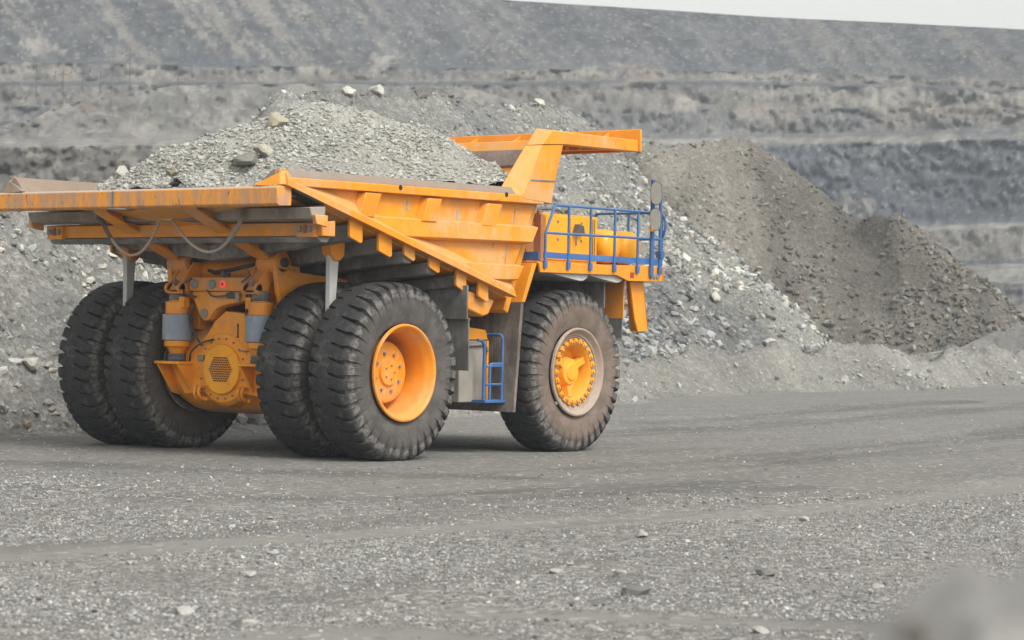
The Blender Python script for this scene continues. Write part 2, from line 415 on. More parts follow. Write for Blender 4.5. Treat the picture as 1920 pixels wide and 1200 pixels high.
# headboard, running up into the canopy
m.xz([(3.22, 2.62), (3.36, 2.55), (4.36, 4.95), (4.76, 5.72), (4.66, 5.80), (4.24, 4.98)], -3.11, 3.11)
body = m.build('dump_body', M_body, truck, .012)
for q_ in LINERS: q_.build('side_liner', M_wear2, body, .01)
m = MB()
m.xz([(4.70, 5.74), (7.05, 5.93), (7.05, 5.98), (4.68, 5.80)], -3.09, 3.09)
for k in range(5):
    x = 5.1+k*.42; z = 5.74+(x-4.7)*.081
    m.box(x, x+.1, -3.08, 3.08, z-.14, z-.012)
m.build('canopy', M_body, body, .008)
for s in (-1, 1):
    # top rail with a chamfered, load-rubbed upper edge
    P = lambda x, zb, zt: [(x, s*3.205, zb), (x, s*3.36, zb), (x, s*3.36, zt-.13), (x, s*3.25, zt), (x, s*3.08, zt)]
    r = MB(); r.loft(P(-2.80, 4.485, 4.745), P(4.06, 4.555, 4.825))
    # closing gusset at the tail end
    gu = MB(); gu.loft([(-2.80, s*3.36, 4.50), (-2.80, s*3.25, 4.74), (-2.80, s*2.80, 4.52), (-2.80, s*3.2, 4.46)], [(-2.98, s*3.30, 4.50), (-2.90, s*3.22, 4.70), (-3.02, s*2.72, 4.49), (-3.0, s*3.2, 4.46)])
    tr = r.build('side_rail', M_body, body, .014); gu.build('tail_gusset', M_body if s < 0 else M_wear2, body, .012)
    g = MB(); Q = lambda x, zt: [(x, s*3.355, zt-.118), (x, s*3.247, zt+.006), (x, s*3.08, zt+.006), (x, s*3.08, zt-.02), (x, s*3.24, zt-.02), (x, s*3.345, zt-.125)]
    g.loft(Q(-2.78, 4.745), Q(3.2, 4.817)); g.build('rubbed_edge', M_wear2, tr, 0)
    for x, z in ((-.05, 4.62), (2.92, 4.67)):
        g = MB(); g.rev([(s*3.355, .045), (s*3.366, .045), (s*3.366, 0)], (x, 0, z), 'y', 14); g.build('drain_hole', M_hole, tr, 0)
    g = MB()
    for a, b, c, d in ((-.92, -.52, -.71, -1.08), (.74, 1.09, .96, .57), (2.41, 2.82, 2.63, 2.22)):
        g = MB()
        g.loft([(a, s*3.352, 4.487), (b, s*3.352, 4.487), (c, s*3.352, 4.085), (d, s*3.352, 4.085)], [(a-.05, s*3.195, 4.487), (b+.05, s*3.195, 4.487), (c+.04, s*3.195, 4.085), (d-.04, s*3.195, 4.085)])
        g.build('stiffener', M_body, body, .012)
    g = MB(); q = [(-1.40, 4.115), (3.91, 4.165), (3.72, 3.81), (-.10, 3.75)]
    g.loft([(x, s*3.195, z) for x, z in q], [(-1.40, s*3.30, 4.10), (3.91, s*3.36, 4.13), (3.74, s*3.36, 3.85), (-.10, s*3.36, 3.80)])
    g.build('waist_rail', M_body, body, .014)
    g = MB(); q = [(1.10, 3.43), (3.49, 3.44), (3.30, 3.12), (2.30, 3.11)]
    g.loft([(x, s*3.195, z) for x, z in q], [(1.12, s*3.33, 3.42), (3.49, s*3.36, 3.41), (3.33, s*3.36, 3.16), (2.25, s*3.36, 3.14)])
    g.build('lower_rail', M_body, body, .014)
    # flange along the sloping lower edge with the dusty ledge above it
    g = MB(); u = Vector((DX1-DX0, 0, DZ1-DZ0)).normalized(); nn = Vector((-u.z, 0, u.x))
    p0 = Vector((DX0-.03, 0, DZ0)); p1 = Vector((DX1, 0, DZ1))
    sec = lambda p: [p+Vector((0, s*3.195, 0)), p+Vector((0, s*3.37, 0)), p+nn*.10+Vector((0, s*3.37, 0)), p+nn*.30+Vector((0, s*3.195, 0))]
    g.loft(sec(p0), sec(p1-u*.1))
    g.loft(sec(p1-u*.1), [p1+Vector((0, s*3.195, 0)), p1+Vector((0, s*3.37, 0)), p1+Vector((-.02, s*3.37, .03)), p1+Vector((-.08, s*3.195, .10))])
    g.build('lower_flange', M_body, body, .010)
    g = MB(); k_ = lambda p, w: [p-nn*.012+Vector((0, s*2.9, 0)), p-nn*.012+Vector((0, s*w, 0)), p-nn*.03+Vector((0, s*w, 0)), p-nn*.03+Vector((0, s*2.9, 0))]
    g.loft(k_(p0+u*.18, 3.35), k_(p0+u*.95, 3.36)); g.build('edge_gap_shade', M_hole, body, 0)  # flat dark plate painted in for the shaded gap beside the tail lip
    # wear scuffs: rub plates on the wall between the ribs
    for x, z in ((.35, 4.36), (1.72, 4.26), (2.95, 4.42)):
        g = MB(); g.loft([(x-.05, s*3.204, z-.09), (x+.03, s*3.204, z-.10), (x+.05, s*3.204, z+.07), (x-.02, s*3.204, z+.08)], [(x-.05, s*3.207, z-.09), (x+.03, s*3.207, z-.10), (x+.05, s*3.207, z+.07), (x-.02, s*3.207, z+.08)]); g.build('bare_patch', M_scuff, body, 0)
    for q in ([(3.40, 4.47), (3.43, 4.47), (3.38, 4.17), (3.35, 4.17)], [(3.16, 3.79), (3.19, 3.79), (3.15, 3.46), (3.12, 3.46)]):
        g = MB(); g.xz(q, s*3.204, s*3.212); g.build('weld_strip', M_scuff, body, 0)
    # canopy post
    O = [(3.40, 4.62), (4.29, 4.58), (4.39, 5.0), (4.62, 5.69), (3.94, 5.635)]
    I = [(3.06, 4.79), (4.29, 4.58), (4.39, 5.0), (4.62, 5.69), (3.80, 5.62)]
    g = MB(); g.loft([(x, s*3.365, z) for x, z in O], [(x, s*3.09, z) for x, z in I]); po = g.build('canopy_post', M_body, body, .014)
    g = MB(); g.xz([(3.62, 4.965), (4.392, 4.985), (4.40, 5.015), (3.64, 4.995)], s*3.368, s*3.38); g.build('seam_strip', M_grey, po, .004)
    # canopy side beam
    g = MB(); g.loft([(3.80, s*3.10, 5.625), (4.13, s*3.10, 5.965), (7.055, s*3.10, 5.975), (7.055, s*3.10, 5.735), (4.62, s*3.10, 5.695)], [(3.95, s*3.385, 5.645), (4.24, s*3.385, 5.925), (7.055, s*3.385, 5.955), (7.055, s*3.385, 5.735), (4.64, s*3.385, 5.695)])
    g.build('canopy_beam', M_body, body, .014)
# front plate of the canopy
g = MB(); g.box(7.06, 7.12, -3.43, 3.43, 5.735, 6.17)
for k in range(6):
    y = -2.7+k*1.08; g.xz([(6.75, 5.98), (7.058, 5.98), (7.058, 6.13)], y-.02, y+.02)
g.build('canopy_front_plate', M_clean, body, .012)
g = MB(); g.loft([(4.355, -3.08, 5.32), (4.355, 3.08, 5.32), (4.50, 3.08, 5.62), (4.50, -3.08, 5.62)], [(4.385, -3.08, 5.28), (4.385, 3.08, 5.28), (4.54, 3.08, 5.60), (4.54, -3.08, 5.60)])
g.build('wear_plate', M_wear, body, .004)
# tail lip
g = MB(); g.xz([(-3.04, 4.19), (-3.04, 4.45), (-2.98, 4.48), (-2.70, 4.48), (-2.70, 4.17), (-2.98, 4.15)], -3.30, 3.42)
lip = g.build('tail_lip', M_lip, body, .014)
g = MB(); g.box(-3.046, -3.03, .42, .47, 4.19, 4.45); g.rev([(4.135, .22), (4.16, .22)], (-2.96, .35, 0), 'z', 20); g.build('lip_joint', M_grey, lip, .003)
g = MB(); g.loft([(-2.72, -3.14, 4.46), (-2.72, 3.14, 4.46), (-2.72, 3.14, 4.40), (-2.72, -3.14, 4.40)], [(-2.4, -3.14, 4.40), (-2.4, 3.14, 4.40), (-2.4, 3.14, 4.33), (-2.4, -3.14, 4.33)]); g.build('tail_floor_plate', M_grey, body, 0)
# lateral box beams under the floor
g = MB(); g.xz([(-2.30, 4.17), (-1.92, 4.20), (-1.92, 4.0), (-2.02, 3.96), (-2.24, 3.99)], -3.34, 3.40); g.build('floor_beam', paint('dust_brown_beam', (.22, .185, .155), .8, .6, .7, (.38, .33, .285), chips=.3), body, .015)
g = MB(); g.xz([(-1.96, 3.94), (-1.60, 3.98), (-1.60, 3.72), (-1.92, 3.72)], -3.28, 3.28); tb = g.build('floor_beam', M_under, body, .015)
g = MB(); g.xz([(-1.94, 3.71), (-1.62, 3.715), (-1.70, 3.62), (-1.86, 3.62)], -3.2, 3.2); g.build('floor_beam', M_grey2, body, .015)
for x, h in ((-1.02, .30), (-.28, .30), (.42, .24), (1.08, .24), (1.82, .24), (2.48, .24)):
    for s in (-1, 1):
        g = MB(); w_ = .30
        A = [(x-w_/2, s*3.17, dz(x)-.04), (x+w_/2, s*3.17, dz(x)-.06), (x+w_/2-.05, s*3.15, dz(x)-h-.02), (x-w_/2+.05, s*3.15, dz(x)-h)]
        B = [(x-w_/2, 0, vz(x, 0)-.03), (x+w_/2, 0, vz(x, 0)-.05), (x+w_/2-.05, 0, vz(x, 0)-h-.02), (x-w_/2+.05, 0, vz(x, 0)-h)]
        g.loft(A, B); g.build('floor_rib', M_grey2, body, .02)
TABS = [(-1.03, 3.87, .32, .30), (-.27, 3.70, .34, .30), (.38, 3.57, .28, .17), (1.06, 3.38, .28, .17), (1.82, 3.16, .28, .27), (2.46, 2.97, .28, .26)]
for x, z, w_, h in TABS:
    for s in (-1, 1):
        zt = dz(x)+.03
        g = MB(); g.xz([(x-w_/2, zt+.03), (x+w_/2, zt-.06), (x+w_/2+.01, zt-h-.06), (x+w_/2-.04, zt-h-.09), (x-w_/2+.02, zt-h+.0), (x-w_/2, zt-h+.03)], s*3.18, s*3.24); g.build('rib_end_plate', M_body, body, .008)
# mounting block at the nose
for s in (-1, 1):
    g = MB(); g.xz([(1.95, 2.98), (2.95, 2.78), (2.78, 2.52), (2.62, 2.48), (2.10, 2.62), (1.95, 2.80)], s*2.6, s*3.12); g.build('body_rest', M_body, body, .03)
# floor runners down to the hinge
for s in (-1, 1):
    y = s*1.08
    g = MB(); g.xz([(-2.72, 4.17), (-1.9, 4.10), (-.35, 3.80), (-.30, 3.30), (-.95, 3.38), (-1.35, 3.62)], y-.07, y+.07)
    g.loft([(-2.76, y-.16, 4.17), (-2.76, y+.16, 4.17), (-2.70, y+.16, 4.10), (-2.70, y-.16, 4.10)], [(-.98, y-.16, 3.46), (-.98, y+.16, 3.46), (-.98, y+.16, 3.39), (-.98, y-.16, 3.39)])
    ru = g.build('floor_runner', M_under, body, .012)
    g = MB(); g.rev([(y-.24, .16), (y-.22, .20), (y+.22, .20), (y+.24, .16)], (-.70, 0, 3.33), 'y', 24); g.build('hinge_eye', M_under, ru, .01)
    g = MB(); g.rev([(y-.30, .085), (y+.30, .085)], (-.70, 0, 3.33), 'y', 18); g.build('hinge_pin', M_dark, ru, .01)
    # rock ejector bar hanging between the twin tyres
    g = MB(); Y = s*2.44
    g.loft([(-.86, Y-.03, 3.62), (-.55, Y-.03, 3.62), (-.55, Y+.03, 3.62), (-.86, Y+.03, 3.62)], [(-.80, Y-.03, 3.20), (-.60, Y-.03, 3.20), (-.60, Y+.03, 3.20), (-.80, Y+.03, 3.20)])
    g.loft([(-.82, Y-.05, 3.56), (-.58, Y-.05, 3.56), (-.58, Y+.05, 3.56), (-.82, Y+.05, 3.56)], [(-.80, Y-.05, 2.0), (-.70, Y-.05, 2.0), (-.70, Y+.05, 2.0), (-.80, Y+.05, 2.0)])
    ej = g.build('rock_ejector', M_pale, body, .01)
    g = MB(); g.xz([(-.88, 3.72), (-.50, 3.70), (-.52, 3.45), (-.62, 3.36), (-.74, 3.36), (-.86, 3.48)], Y-.11, Y+.11); g.build('ejector_mount', M_under, ej, .02)
    # tail light brackets
    y0 = s*3.18
    g = MB(); g.box(-2.02, -1.62, min(y0, y0-s*.38), max(y0, y0-s*.38), 3.70, 3.93); br = g.build('tail_light_bracket', M_under, body, .01)
    for k, (mt, nm) in enumerate(((M_greylens, 'lamp'), (M_redlens, 'lamp'), (M_greylens, 'lamp'))):
        g = MB(); yy = y0-s*(.07+.115*k); g.rev([(-2.05, .036), (-2.06, .05), (-2.015, .05)], (0, yy, 3.83), 'x', 16) if k != 1 else g.box(-2.045, -2.015, yy-.03, yy+.03, 3.77, 3.90)
        g.build('lamp', mt, br, .004)
    g = MB(); g.xz([(-2.26, 4.05), (-1.95, 4.05), (-1.95, 3.86), (-2.22, 3.90)], s*3.345, s*3.42); g.build('beam_end_cap', M_body, body, .01)
# safety cables
CB = [((-2.32, 1.50, 4.05), (-2.32, .70, 3.40), (-2.32, .02, 4.06)), ((-2.32, -.20, 4.05), (-2.32, -1.12, 3.45), (-2.32, -1.88, 4.05))]
for a, b, c in CB:
    g = MB(); g.tube(arc(a, b, c, 18), .025, 8); cb = g.build('safety_cable', M_cable, body, 0)
    g = MB()
    pts = arc(a, b, c, 18); g.tube(pts[-5:], .04, 8) if a[1] < 0 else g.tube(pts[:4], .04, 8)
    g.build('cable_sleeve', M_boot, cb, 0)
    for p in (a, c):
        g = MB(); g.box(p[0]-.05, p[0]+.07, p[1]-.06, p[1]+.06, p[2]-.03, p[2]+.09); g.build('cable_clamp', M_boot, cb, .01)
g = MB(); g.box(-2.36, -2.26, -.26, .10, 3.99, 4.16); g.build('cable_bracket', M_pale, body, .02)

# ---- chassis -------------------------------------------------------
g = MB()
for s in (-1, 1): g.box(-.55, 8.05, s*.95-.14, s*.95+.14, 2.15, 2.95)
for x in (.9, 2.6, 4.4, 6.2, 7.9): g.box(x, x+.22, -.81, .81, 2.3, 2.8)
chassis = g.build('chassis', M_under, truck, .02)
for s in (-1, 1):
    y = s*1.27
    g = MB(); g.xz([(-.88, 3.26), (-.80, 2.80), (-.62, 2.42), (-.42, 2.33), (-.18, 2.50), (.3, 2.74), (1.9, 2.86), (1.9, 3.02), (.2, 3.14), (-.40, 3.18)], y-.05, y+.05); g.build('hinge_plate', M_under, chassis, .012)
    # sloping arm from the hinge down to the suspension cylinder
    g = MB(); ya = s*.92
    for q in (-1, 1):
        y_ = ya+q*.15
        g.loft([(-.76, y_-.02, 3.34), (-.42, y_-.02, 3.34), (-.42, y_+.02, 3.34), (-.76, y_+.02, 3.34)], [(-1.16, y_-.02, 2.84), (-.86, y_-.02, 2.80), (-.86, y_+.02, 2.80), (-1.16, y_+.02, 2.84)])
    g.loft([(-.70, ya-.13, 3.34), (-.70, ya+.13, 3.34), (-.66, ya+.13, 3.34), (-.66, ya-.13, 3.34)], [(-1.08, ya-.13, 2.84), (-1.08, ya+.13, 2.84), (-1.04, ya+.13, 2.84), (-1.04, ya-.13, 2.84)])
    for q in (-1, 1): g.rev([(ya+q*.15-.02, .10), (ya+q*.15+.02, .10)], (-1.06, 0, 2.87), 'y', 18)
    g.box(-1.10, -.5, ya-.16, ya+.16, 2.775, 2.805)
    g.xz([(-.75, 3.3), (-.95, 2.82), (-.55, 2.6), (-.2, 2.7), (-.2, 3.2)], ya-.10, ya+.10)
    arm = g.build('suspension_arm', M_under, chassis, .012)
    g = MB(); g.bar((-1.075, ya, 2.93), (-1.02, ya, 3.02), .10, .03, (0, 1, 0)); g.build('arm_pin', M_bolt, arm, .006)
# light bar across the tail
g = MB(); g.box(-.92, -.80, -.74, .70, 2.825, 3.065); bar_ = g.build('light_bar', M_under, truck, .012)
for y, lit in ((.56, 0), (.14, 0), (-.12, 1), (-.66, 0)):
    g = MB()
    if lit:
        g.rev([(-.92, .066), (-.945, .066), (-.955, .058), (-.955, .034), (-.94, .028)], (0, y, 2.945), 'x', 22); l_ = g.build('lamp', M_lit, bar_, .003)
        g = MB(); g.rev([(-.935, .03), (-.95, .028), (-.95, 0)], (0, y, 2.945), 'x', 14); g.build('lamp_core', M_litcore, bar_, 0)
    else:
        g.rev([(-.92, .08), (-.945, .08), (-.96, .06), (-.965, 0)], (0, y, 2.945), 'x', 20); g.build('lamp', M_greylens, bar_, .003)
g = MB(); g.box(-.93, -.85, -.42, -.20, 2.70, 2.80); g.rev([(-.93, .05), (-.95, .05), (-.96, 0)], (0, -.12, 3.13), 'x', 12); g.box(-.90, -.82, -.20, -.05, 3.07, 3.16); g.build('camera_box', M_dark, bar_, .01)
g = MB(); g.box(-.96, -.90, -.53, -.44, 2.66, 2.80); g.build('connector_box', M_cable, bar_, .01)
# upper cross member and hoist gear glimpsed between the arms
g = MB(); g.rev([(-1.2, .22), (1.2, .22)], (-.35, 0, 3.20), 'y', 24); g.box(-.55, -.15, -.85, .85, 2.75, 3.05); g.build('cross_tube', M_under, chassis, .012)
g = MB(); g.tube([(-.5, .7, 3.22), (-.62, .4, 3.16), (-.6, .05, 3.20), (-.55, -.5, 3.3)], .035); g.tube([(-.95, .62, 3.05), (-1.0, .78, 2.95), (-1.02, .74, 2.78), (-.95, .50, 2.72)], .018); g.tube([(-1.06, -.72, 3.28), (-1.02, -.86, 3.10), (-1.08, -.70, 2.98)], .016); g.build('hydraulic_hoses', M_dark, chassis, 0)
for s in (-1, 1):
    g = MB(); g.rev([(0, .19), (1.6, .19)], (1.6, s*.55, 1.75), 'z', 20); g.rev([(1.6, .13), (2.2, .13)], (1.6, s*.55, 1.75), 'z', 20); g.build('hoist_cylinder', M_dark, chassis, .01)
# ---- rear axle -----------------------------------------------------
g = MB(); g.rev([(-1.42, .50), (-1.38, .66), (-1.15, .76), (-.9, .80), (.9, .80), (1.15, .76), (1.38, .66), (1.42, .50)], (0, 0, 1.47), 'y', 48)
g.rev([(-.3, .72), (-.70, .66), (-.77, .60), (-.78, .44)], (0, 0, 1.48), 'x', 40)
g.yz([(.75, 1.72), (.62, 1.90), (.40, 2.08), (.24, 2.30), (-.02, 2.48), (-.56, 2.44), (-.62, 2.10), (-.75, 1.95), (-.75, 1.4), (.75, 1.4)], -.745, -.1)
axle = g.build('rear_axle', M_axle, truck, .014)
g = MB(); g.rev([(-.77, .44), (-.825, .44), (-.84, .425), (-.845, 0)], (0, -.02, 1.46), 'x', 40); M_vent = paint('vent_cover_paint', (.95, .40, .006), .06, .2, .4)
for a in (.75, -.75, 2.4, -2.4): g.bar((-.835, .30*math.cos(a)*.9, 1.46+.36*math.sin(a)), (-.835, .46*math.cos(a), 1.46+.46*math.sin(a)), .014, .03, (1, 0, 0))
vent = g.build('vent_cover', M_vent, axle, .006)
g = MB(); hx = [(.30*math.cos(k*math.pi/3), .26*math.sin(k*math.pi/3)) for k in range(6)]
g.yz([(y-.02, z*.97+1.46) for y, z in hx], -.848, -.843); gr = g.build('vent_hexagon', M_under, vent, 0)
g = MB()
for r_ in range(-6, 7):
    for c_ in range(-11, 12):
        y = (c_+(.5 if r_ % 2 else 0))*.042; z = r_*.040
        if abs(z) < .205 and abs(y)+abs(z)*.63 < .278: g.rev([(-.8525, .0155), (-.849, .0155)], (0, y-.02, z+1.46), 'x', 6)
g.build('vent_holes', M_hole, vent, 0)
g = MB(); g.yz([(-.395, 2.02), (-.335, 2.02), (-.335, 2.03), (-.35, 2.05), (-.35, 2.27), (-.365, 2.27), (-.395, 2.225), (-.39, 2.215), (-.378, 2.225), (-.378, 2.05), (-.395, 2.03)], -.752, -.746)
g.v = [(x, 2*(-.365)-y+.035, z) for x, y, z in g.v]
g.yz([(-.25, 2.035), (-.11, 2.035), (-.11, 2.043), (-.25, 2.043)], -.752, -.746); g.build('fleet_number', M_black, axle, 0)
g = MB()
for k in range(18):
    a = k*math.pi/9; g.rev([(-.78, .02), (-.80, .02), (-.80, 0)], (0, .53*math.cos(a), 1.47+.53*math.sin(a)), 'x', 6)
g.build('casing_bolts', M_bolt, axle, 0)
for k, pts in enumerate(([(-.80, .62, 2.62), (-.92, .72, 2.40), (-.86, .60, 2.05), (-.78, .50, 1.86)], [(-.86, -.62, 2.84), (-.96, -.72, 2.62), (-.84, -.60, 2.36), (-.75, -.55, 2.2)], [(-.80, .20, 1.98), (-.86, .45, 1.92), (-.84, .72, 1.75), (-.80, .78, 1.58)], [(-.9, .30, 2.86), (-.98, .1, 2.72), (-.94, -.2, 2.74), (-.9, -.32, 2.82)])):
    g = MB(); g.tube(rounded(pts, .12), .017, 6); g.build('axle_hose', M_dark, axle, 0)
g = MB(); g.box(-.83, -.74, .42, .56, 1.60, 1.70); g.box(-.80, -.74, -.60, -.40, 1.78, 1.80); g.build('axle_plate', M_bolt, axle, .005)
# nose of the A-frame with its pin
g = MB(); g.yz([(.68, 2.82), (.60, 2.62), (.50, 2.44), (.46, 2.36), (.36, 2.30), (.26, 2.33), (.19, 2.42), (.08, 2.52), (-.10, 2.58), (-.60, 2.66), (-.72, 2.82)], -.88, -.60); nose = g.build('axle_nose', M_axle, axle, .02)
g = MB(); g.rev([(-.90, .055), (-.905, .085), (-.87, .085)], (0, .36, 2.43), 'x', 18); g.build('nose_pin', M_bolt, nose, .006)
for s in (-1, 1):
    g = MB(); y = s*1.0
    g.box(-1.16, -.50, y-.30, y+.30, 1.53, 1.58)
    g.loft([(-1.14, y+s*.29, 1.53), (-1.14, y-s*.30, 1.53), (-1.14, y-s*.45, .98), (-1.14, y-s*.15, 1.0)], [(-.40, y+s*.29, 1.53), (-.40, y-s*.30, 1.53), (-.40, y-s*.45, .90), (-.40, y-s*.10, .90)]) if False else None
    g.xz([(-1.14, 1.53), (-.45, 1.53), (-.45, .95), (-.75, 1.02)], y+s*.22, y+s*.27); g.xz([(-1.14, 1.53), (-.45, 1.53), (-.45, .95), (-.75, 1.02)], y-s*.22, y-s*.27)
    g.yz([(y+s*.27, 1.53), (y-s*.42, 1.53), (y-s*.5, 1.05), (y-s*.1, 1.0)], -.78, -.74)
    bk = g.build('cylinder_bracket', M_axle, axle, .01)
    g = MB(); g.rev([(-.80, .05), (-.80, .09), (-.76, .09)], (0, y-s*.18, 1.28), 'x', 16); g.build('bracket_boss', M_axle, bk, .006)
    # tow hooks
    g = MB(); y = s*.52-.05
    for q in (-.05, .05): g.tube(rounded([(-.70, y+q, 1.10), (-.90, y+q, 1.16), (-.94, y+q, 1.02), (-.84, y+q, .92), (-.70, y+q, .95)], .08), .03, 8)
    g.box(-.80, -.66, y-.12, y+.12, .90, .95); g.build('tow_hook', M_axle, axle, .006)
    # suspension cylinder
    c0 = (-.90, s*1.0, 0)
    g = MB(); g.rev([(1.95, 0.251), (1.96, 0.262), (2.40, 0.262), (2.41, 0.251)], c0, 'z', 32); cy = g.build('suspension_cylinder', M_sleeve, truck, .006)
    g = MB(); g.rev([(1.72, 0.129), (1.78, 0.152), (1.83, 0.182), (1.84, 0.228), (1.948, 0.228)], c0, 'z', 32); g.build('collar', M_hub, cy, .008); g = MB(); g.rev([(2.412, 0.213), (2.63, 0.213), (2.64, 0.152), (2.70, 0.137)], c0, 'z', 32); g.build('collar', M_hub, cy, .008)
    g = MB(); g.rev([(1.585, 0.160), (1.62, 0.167), (1.66, 0.152), (1.70, 0.163), (1.72, 0.137)], c0, 'z', 24); g.build('rubber_boot', M_boot, cy, .006); g = MB(); g.rev([(2.64, 0.144), (2.70, 0.163), (2.73, 0.152), (2.77, 0.163), (2.82, 0.152), (2.84, 0.114)], c0, 'z', 24); g.build('rubber_boot', M_boot, cy, .006)
    g = MB(); g.box(-1.02, -.86, s*1.0-s*.20-.06, s*1.0-s*.20+.06, 2.52, 2.72); g.build('cylinder_lug', M_axle, cy, .012)

# ---- front: platform, railings, boxes ------------------------------
g = MB(); g.box(4.12, 8.20, -3.19, 3.19, 3.485, 3.52); deck = g.build('platform', M_clean, truck, .006)
for s in (-1, 1):
    g = MB(); g.xz([(4.10, 3.50), (8.23, 3.56), (8.24, 3.265), (7.03, 3.24), (6.62, 3.34), (4.15, 3.32)], s*3.20, s*3.25); ed = g.build('platform_edge', M_clean, deck, .008)
g = MB(); g.box(8.205, 8.25, -3.25, 3.25, 3.27, 3.56); g.build('platform_front', M_clean, deck, .006)
for x in (7.70, 7.82, 7.94):
    g = MB(); g.rev([(-3.252, .055), (-3.27, .055), (-3.275, .045), (-3.275, 0)], (x+.08, 0, 3.355), 'y', 18); g.build('marker_lamp', M_greylens, deck, .002)
g = MB(); g.box(7.07, 7.19, -3.262, -3.248, 3.31, 3.41); g.build('reflector', M_redlens, deck, .003)
# pale mud deflectors under the platform
for x0, x1 in ((4.55, 5.75), (5.75, 6.95)):
    g = MB(); P = []; n = 10
    for k in range(n+1):
        t = k/n; P.append((x0+(x1-x0)*t, 3.325-.15*(t**.9)*(1 if t < .86 else (1-t)/.14*.6+.4)))
    g.loft([(x, -3.17, z) for x, z in P+[(x1, 3.36), (x0, 3.36)]], [(x, -3.15, z) for x, z in P+[(x1, 3.36), (x0, 3.36)]])
    g.xz(P+[(x, z+.012) for x, z in P[::-1]], -3.155, -1.7); g.build('mud_deflector', M_pale, deck, 0)
# fender wall behind the front wheel: orange apron, then dusty panel
for s in (-1, 1):
    y0, y1 = sorted((s*3.20, s*1.45))
    g = MB(); g.xz([(4.10, 3.48), (3.98, 3.48), (3.66, 2.76), (3.76, 2.76)], y0, y1); g.xz([(4.10, 3.48), (3.55, 3.46), (3.30, 2.78), (3.76, 2.76)], s*3.20, s*3.14) if s > 0 else None
    fw_ = g.build('fender_apron', M_clean, truck, .01)
    g = MB(); g.xz([(3.66, 2.757), (3.745, 2.757), (3.56, .76), (3.49, .76)], y0+.02, y1); g.build('guard_panel', M_panel, fw_, .006)
    # sheets ahead of the wheel
    y0, y1 = sorted((s*2.96, s*1.5))
    g = MB(); g.box(6.62, 6.66, y0, y1, 2.70, 3.30); fl = g.build('mud_flap', M_flap, truck, .006)
    g = MB(); g.box(7.28, 7.32, y0, y1, 2.52, 3.26); fp = g.build('bumper_panel', M_under, truck, .006)
    g = MB(); g.box(7.29, 7.31, y0+.03, y1, 2.14, 2.518); g.build('panel_skirt', M_flap, fp, .004)
    g = MB(); g.box(7.15, 7.18, min(s*2.55, s*1.6), max(s*2.55, s*1.6), 1.05, 2.2); g.build('lower_flap', M_flap, fp, .004)
    g = MB(); g.xz([(7.36, 3.255), (7.80, 3.265), (7.99, 2.36), (7.93, 2.28), (7.66, 2.26), (7.55, 2.5)], s*3.0, s*3.06); g.xz([(7.58, 3.25), (7.82, 3.265), (7.99, 2.36), (7.93, 2.28), (7.76, 2.27)], s*3.06, s*2.8); g.build('bumper_leg', M_clean, fp, .012)
    # mudguard ahead of the rear wheels
    y0, y1 = sorted((s*3.34, s*1.40))
    g = MB(); g.box(1.86, 1.90, y0, y1, 2.42, 3.02); g.box(1.90, 1.94, y0-.03, y1, 1.95, 2.46) if False else None
    mg = g.build('mudguard', M_flap, truck, .006)
    g = MB(); g.xz([(1.915, 2.45), (1.945, 2.45), (1.965, 1.52), (1.935, 1.52)], y0-.0, y1); g.build('hanging_flap', M_flap, mg, .006)
# fuel tank / battery box and its ladder
g = MB(); g.box(2.52, 3.30, -2.68, -1.6, .93, 2.05); tank = g.build('side_tank', paint('dust_grey_tank', (.27, .25, .22), .6, .5, .75, (.36, .33, .28)), truck, .02)
g = MB(); g.xz([(2.50, 2.06), (3.32, 2.06), (3.26, 2.24), (2.62, 2.30)], -2.70, -1.58); g.box(3.31, 3.36, -2.70, -1.6, .95, 2.05); g.rev([(2.24, .10), (2.40, .10), (2.42, .08)], (2.95, -2.35, 0), 'z', 16); g.bar((2.8, -2.5, 2.36), (3.15, -2.4, 2.44), .05, .05); g.build('tank_top', M_clean, tank, .012)
g = MB(); g.tube(rounded([(2.52, -2.72, 1.95), (3.24, -2.72, 1.98), (3.30, -2.72, 1.85)], .06), .022); g.build('tank_handrail', M_grey, tank, 0)
g = MB(); Y = -2.93
g.tube(rounded([(2.92, Y, .98), (2.92, Y, 1.98), (2.82, Y, 2.06), (2.72, Y, 2.06)], .08), .03)
g.tube(rounded([(2.93, Y+.35, .98), (2.93, Y+.35, 2.16), (3.46, Y+.35, 2.16), (3.46, Y, 2.16), (3.46, Y, .98)], .09), .03)
g.tube(rounded([(3.10, Y, .95), (3.10, Y, 1.63), (3.44, Y, 1.63)], .05), .026)
for z in (1.30, 1.63): g.tube([(2.94, Y, z-.04), (3.44, Y, z-.04)], .022)
g.box(2.90, 3.50, Y-.06, Y+.40, .93, .98); g.box(2.94, 3.46, Y+.34, Y+.36, .98, 1.25)
g.build('ladder', M_blue, tank, .004)
# engine and sump mass between the frames
g = MB(); g.box(3.9, 7.6, -.8, .8, 1.5, 3.4); g.box(2.0, 7.3, -1.35, 1.35, .82, 1.02); g.box(2.0, 3.4, -1.2, 1.2, 1.1, 2.5); g.rev([(-1.6, .35), (1.6, .35)], (5.3, 0, 1.49), 'y', 20); g.rev([(-2.6, .5), (2.6, .5)], (5.3, 0, 1.49), 'y', 20); g.box(7.3, 8.1, -1.5, 1.5, 1.3, 3.25); g.build('engine_block', M_dark, chassis, .03)
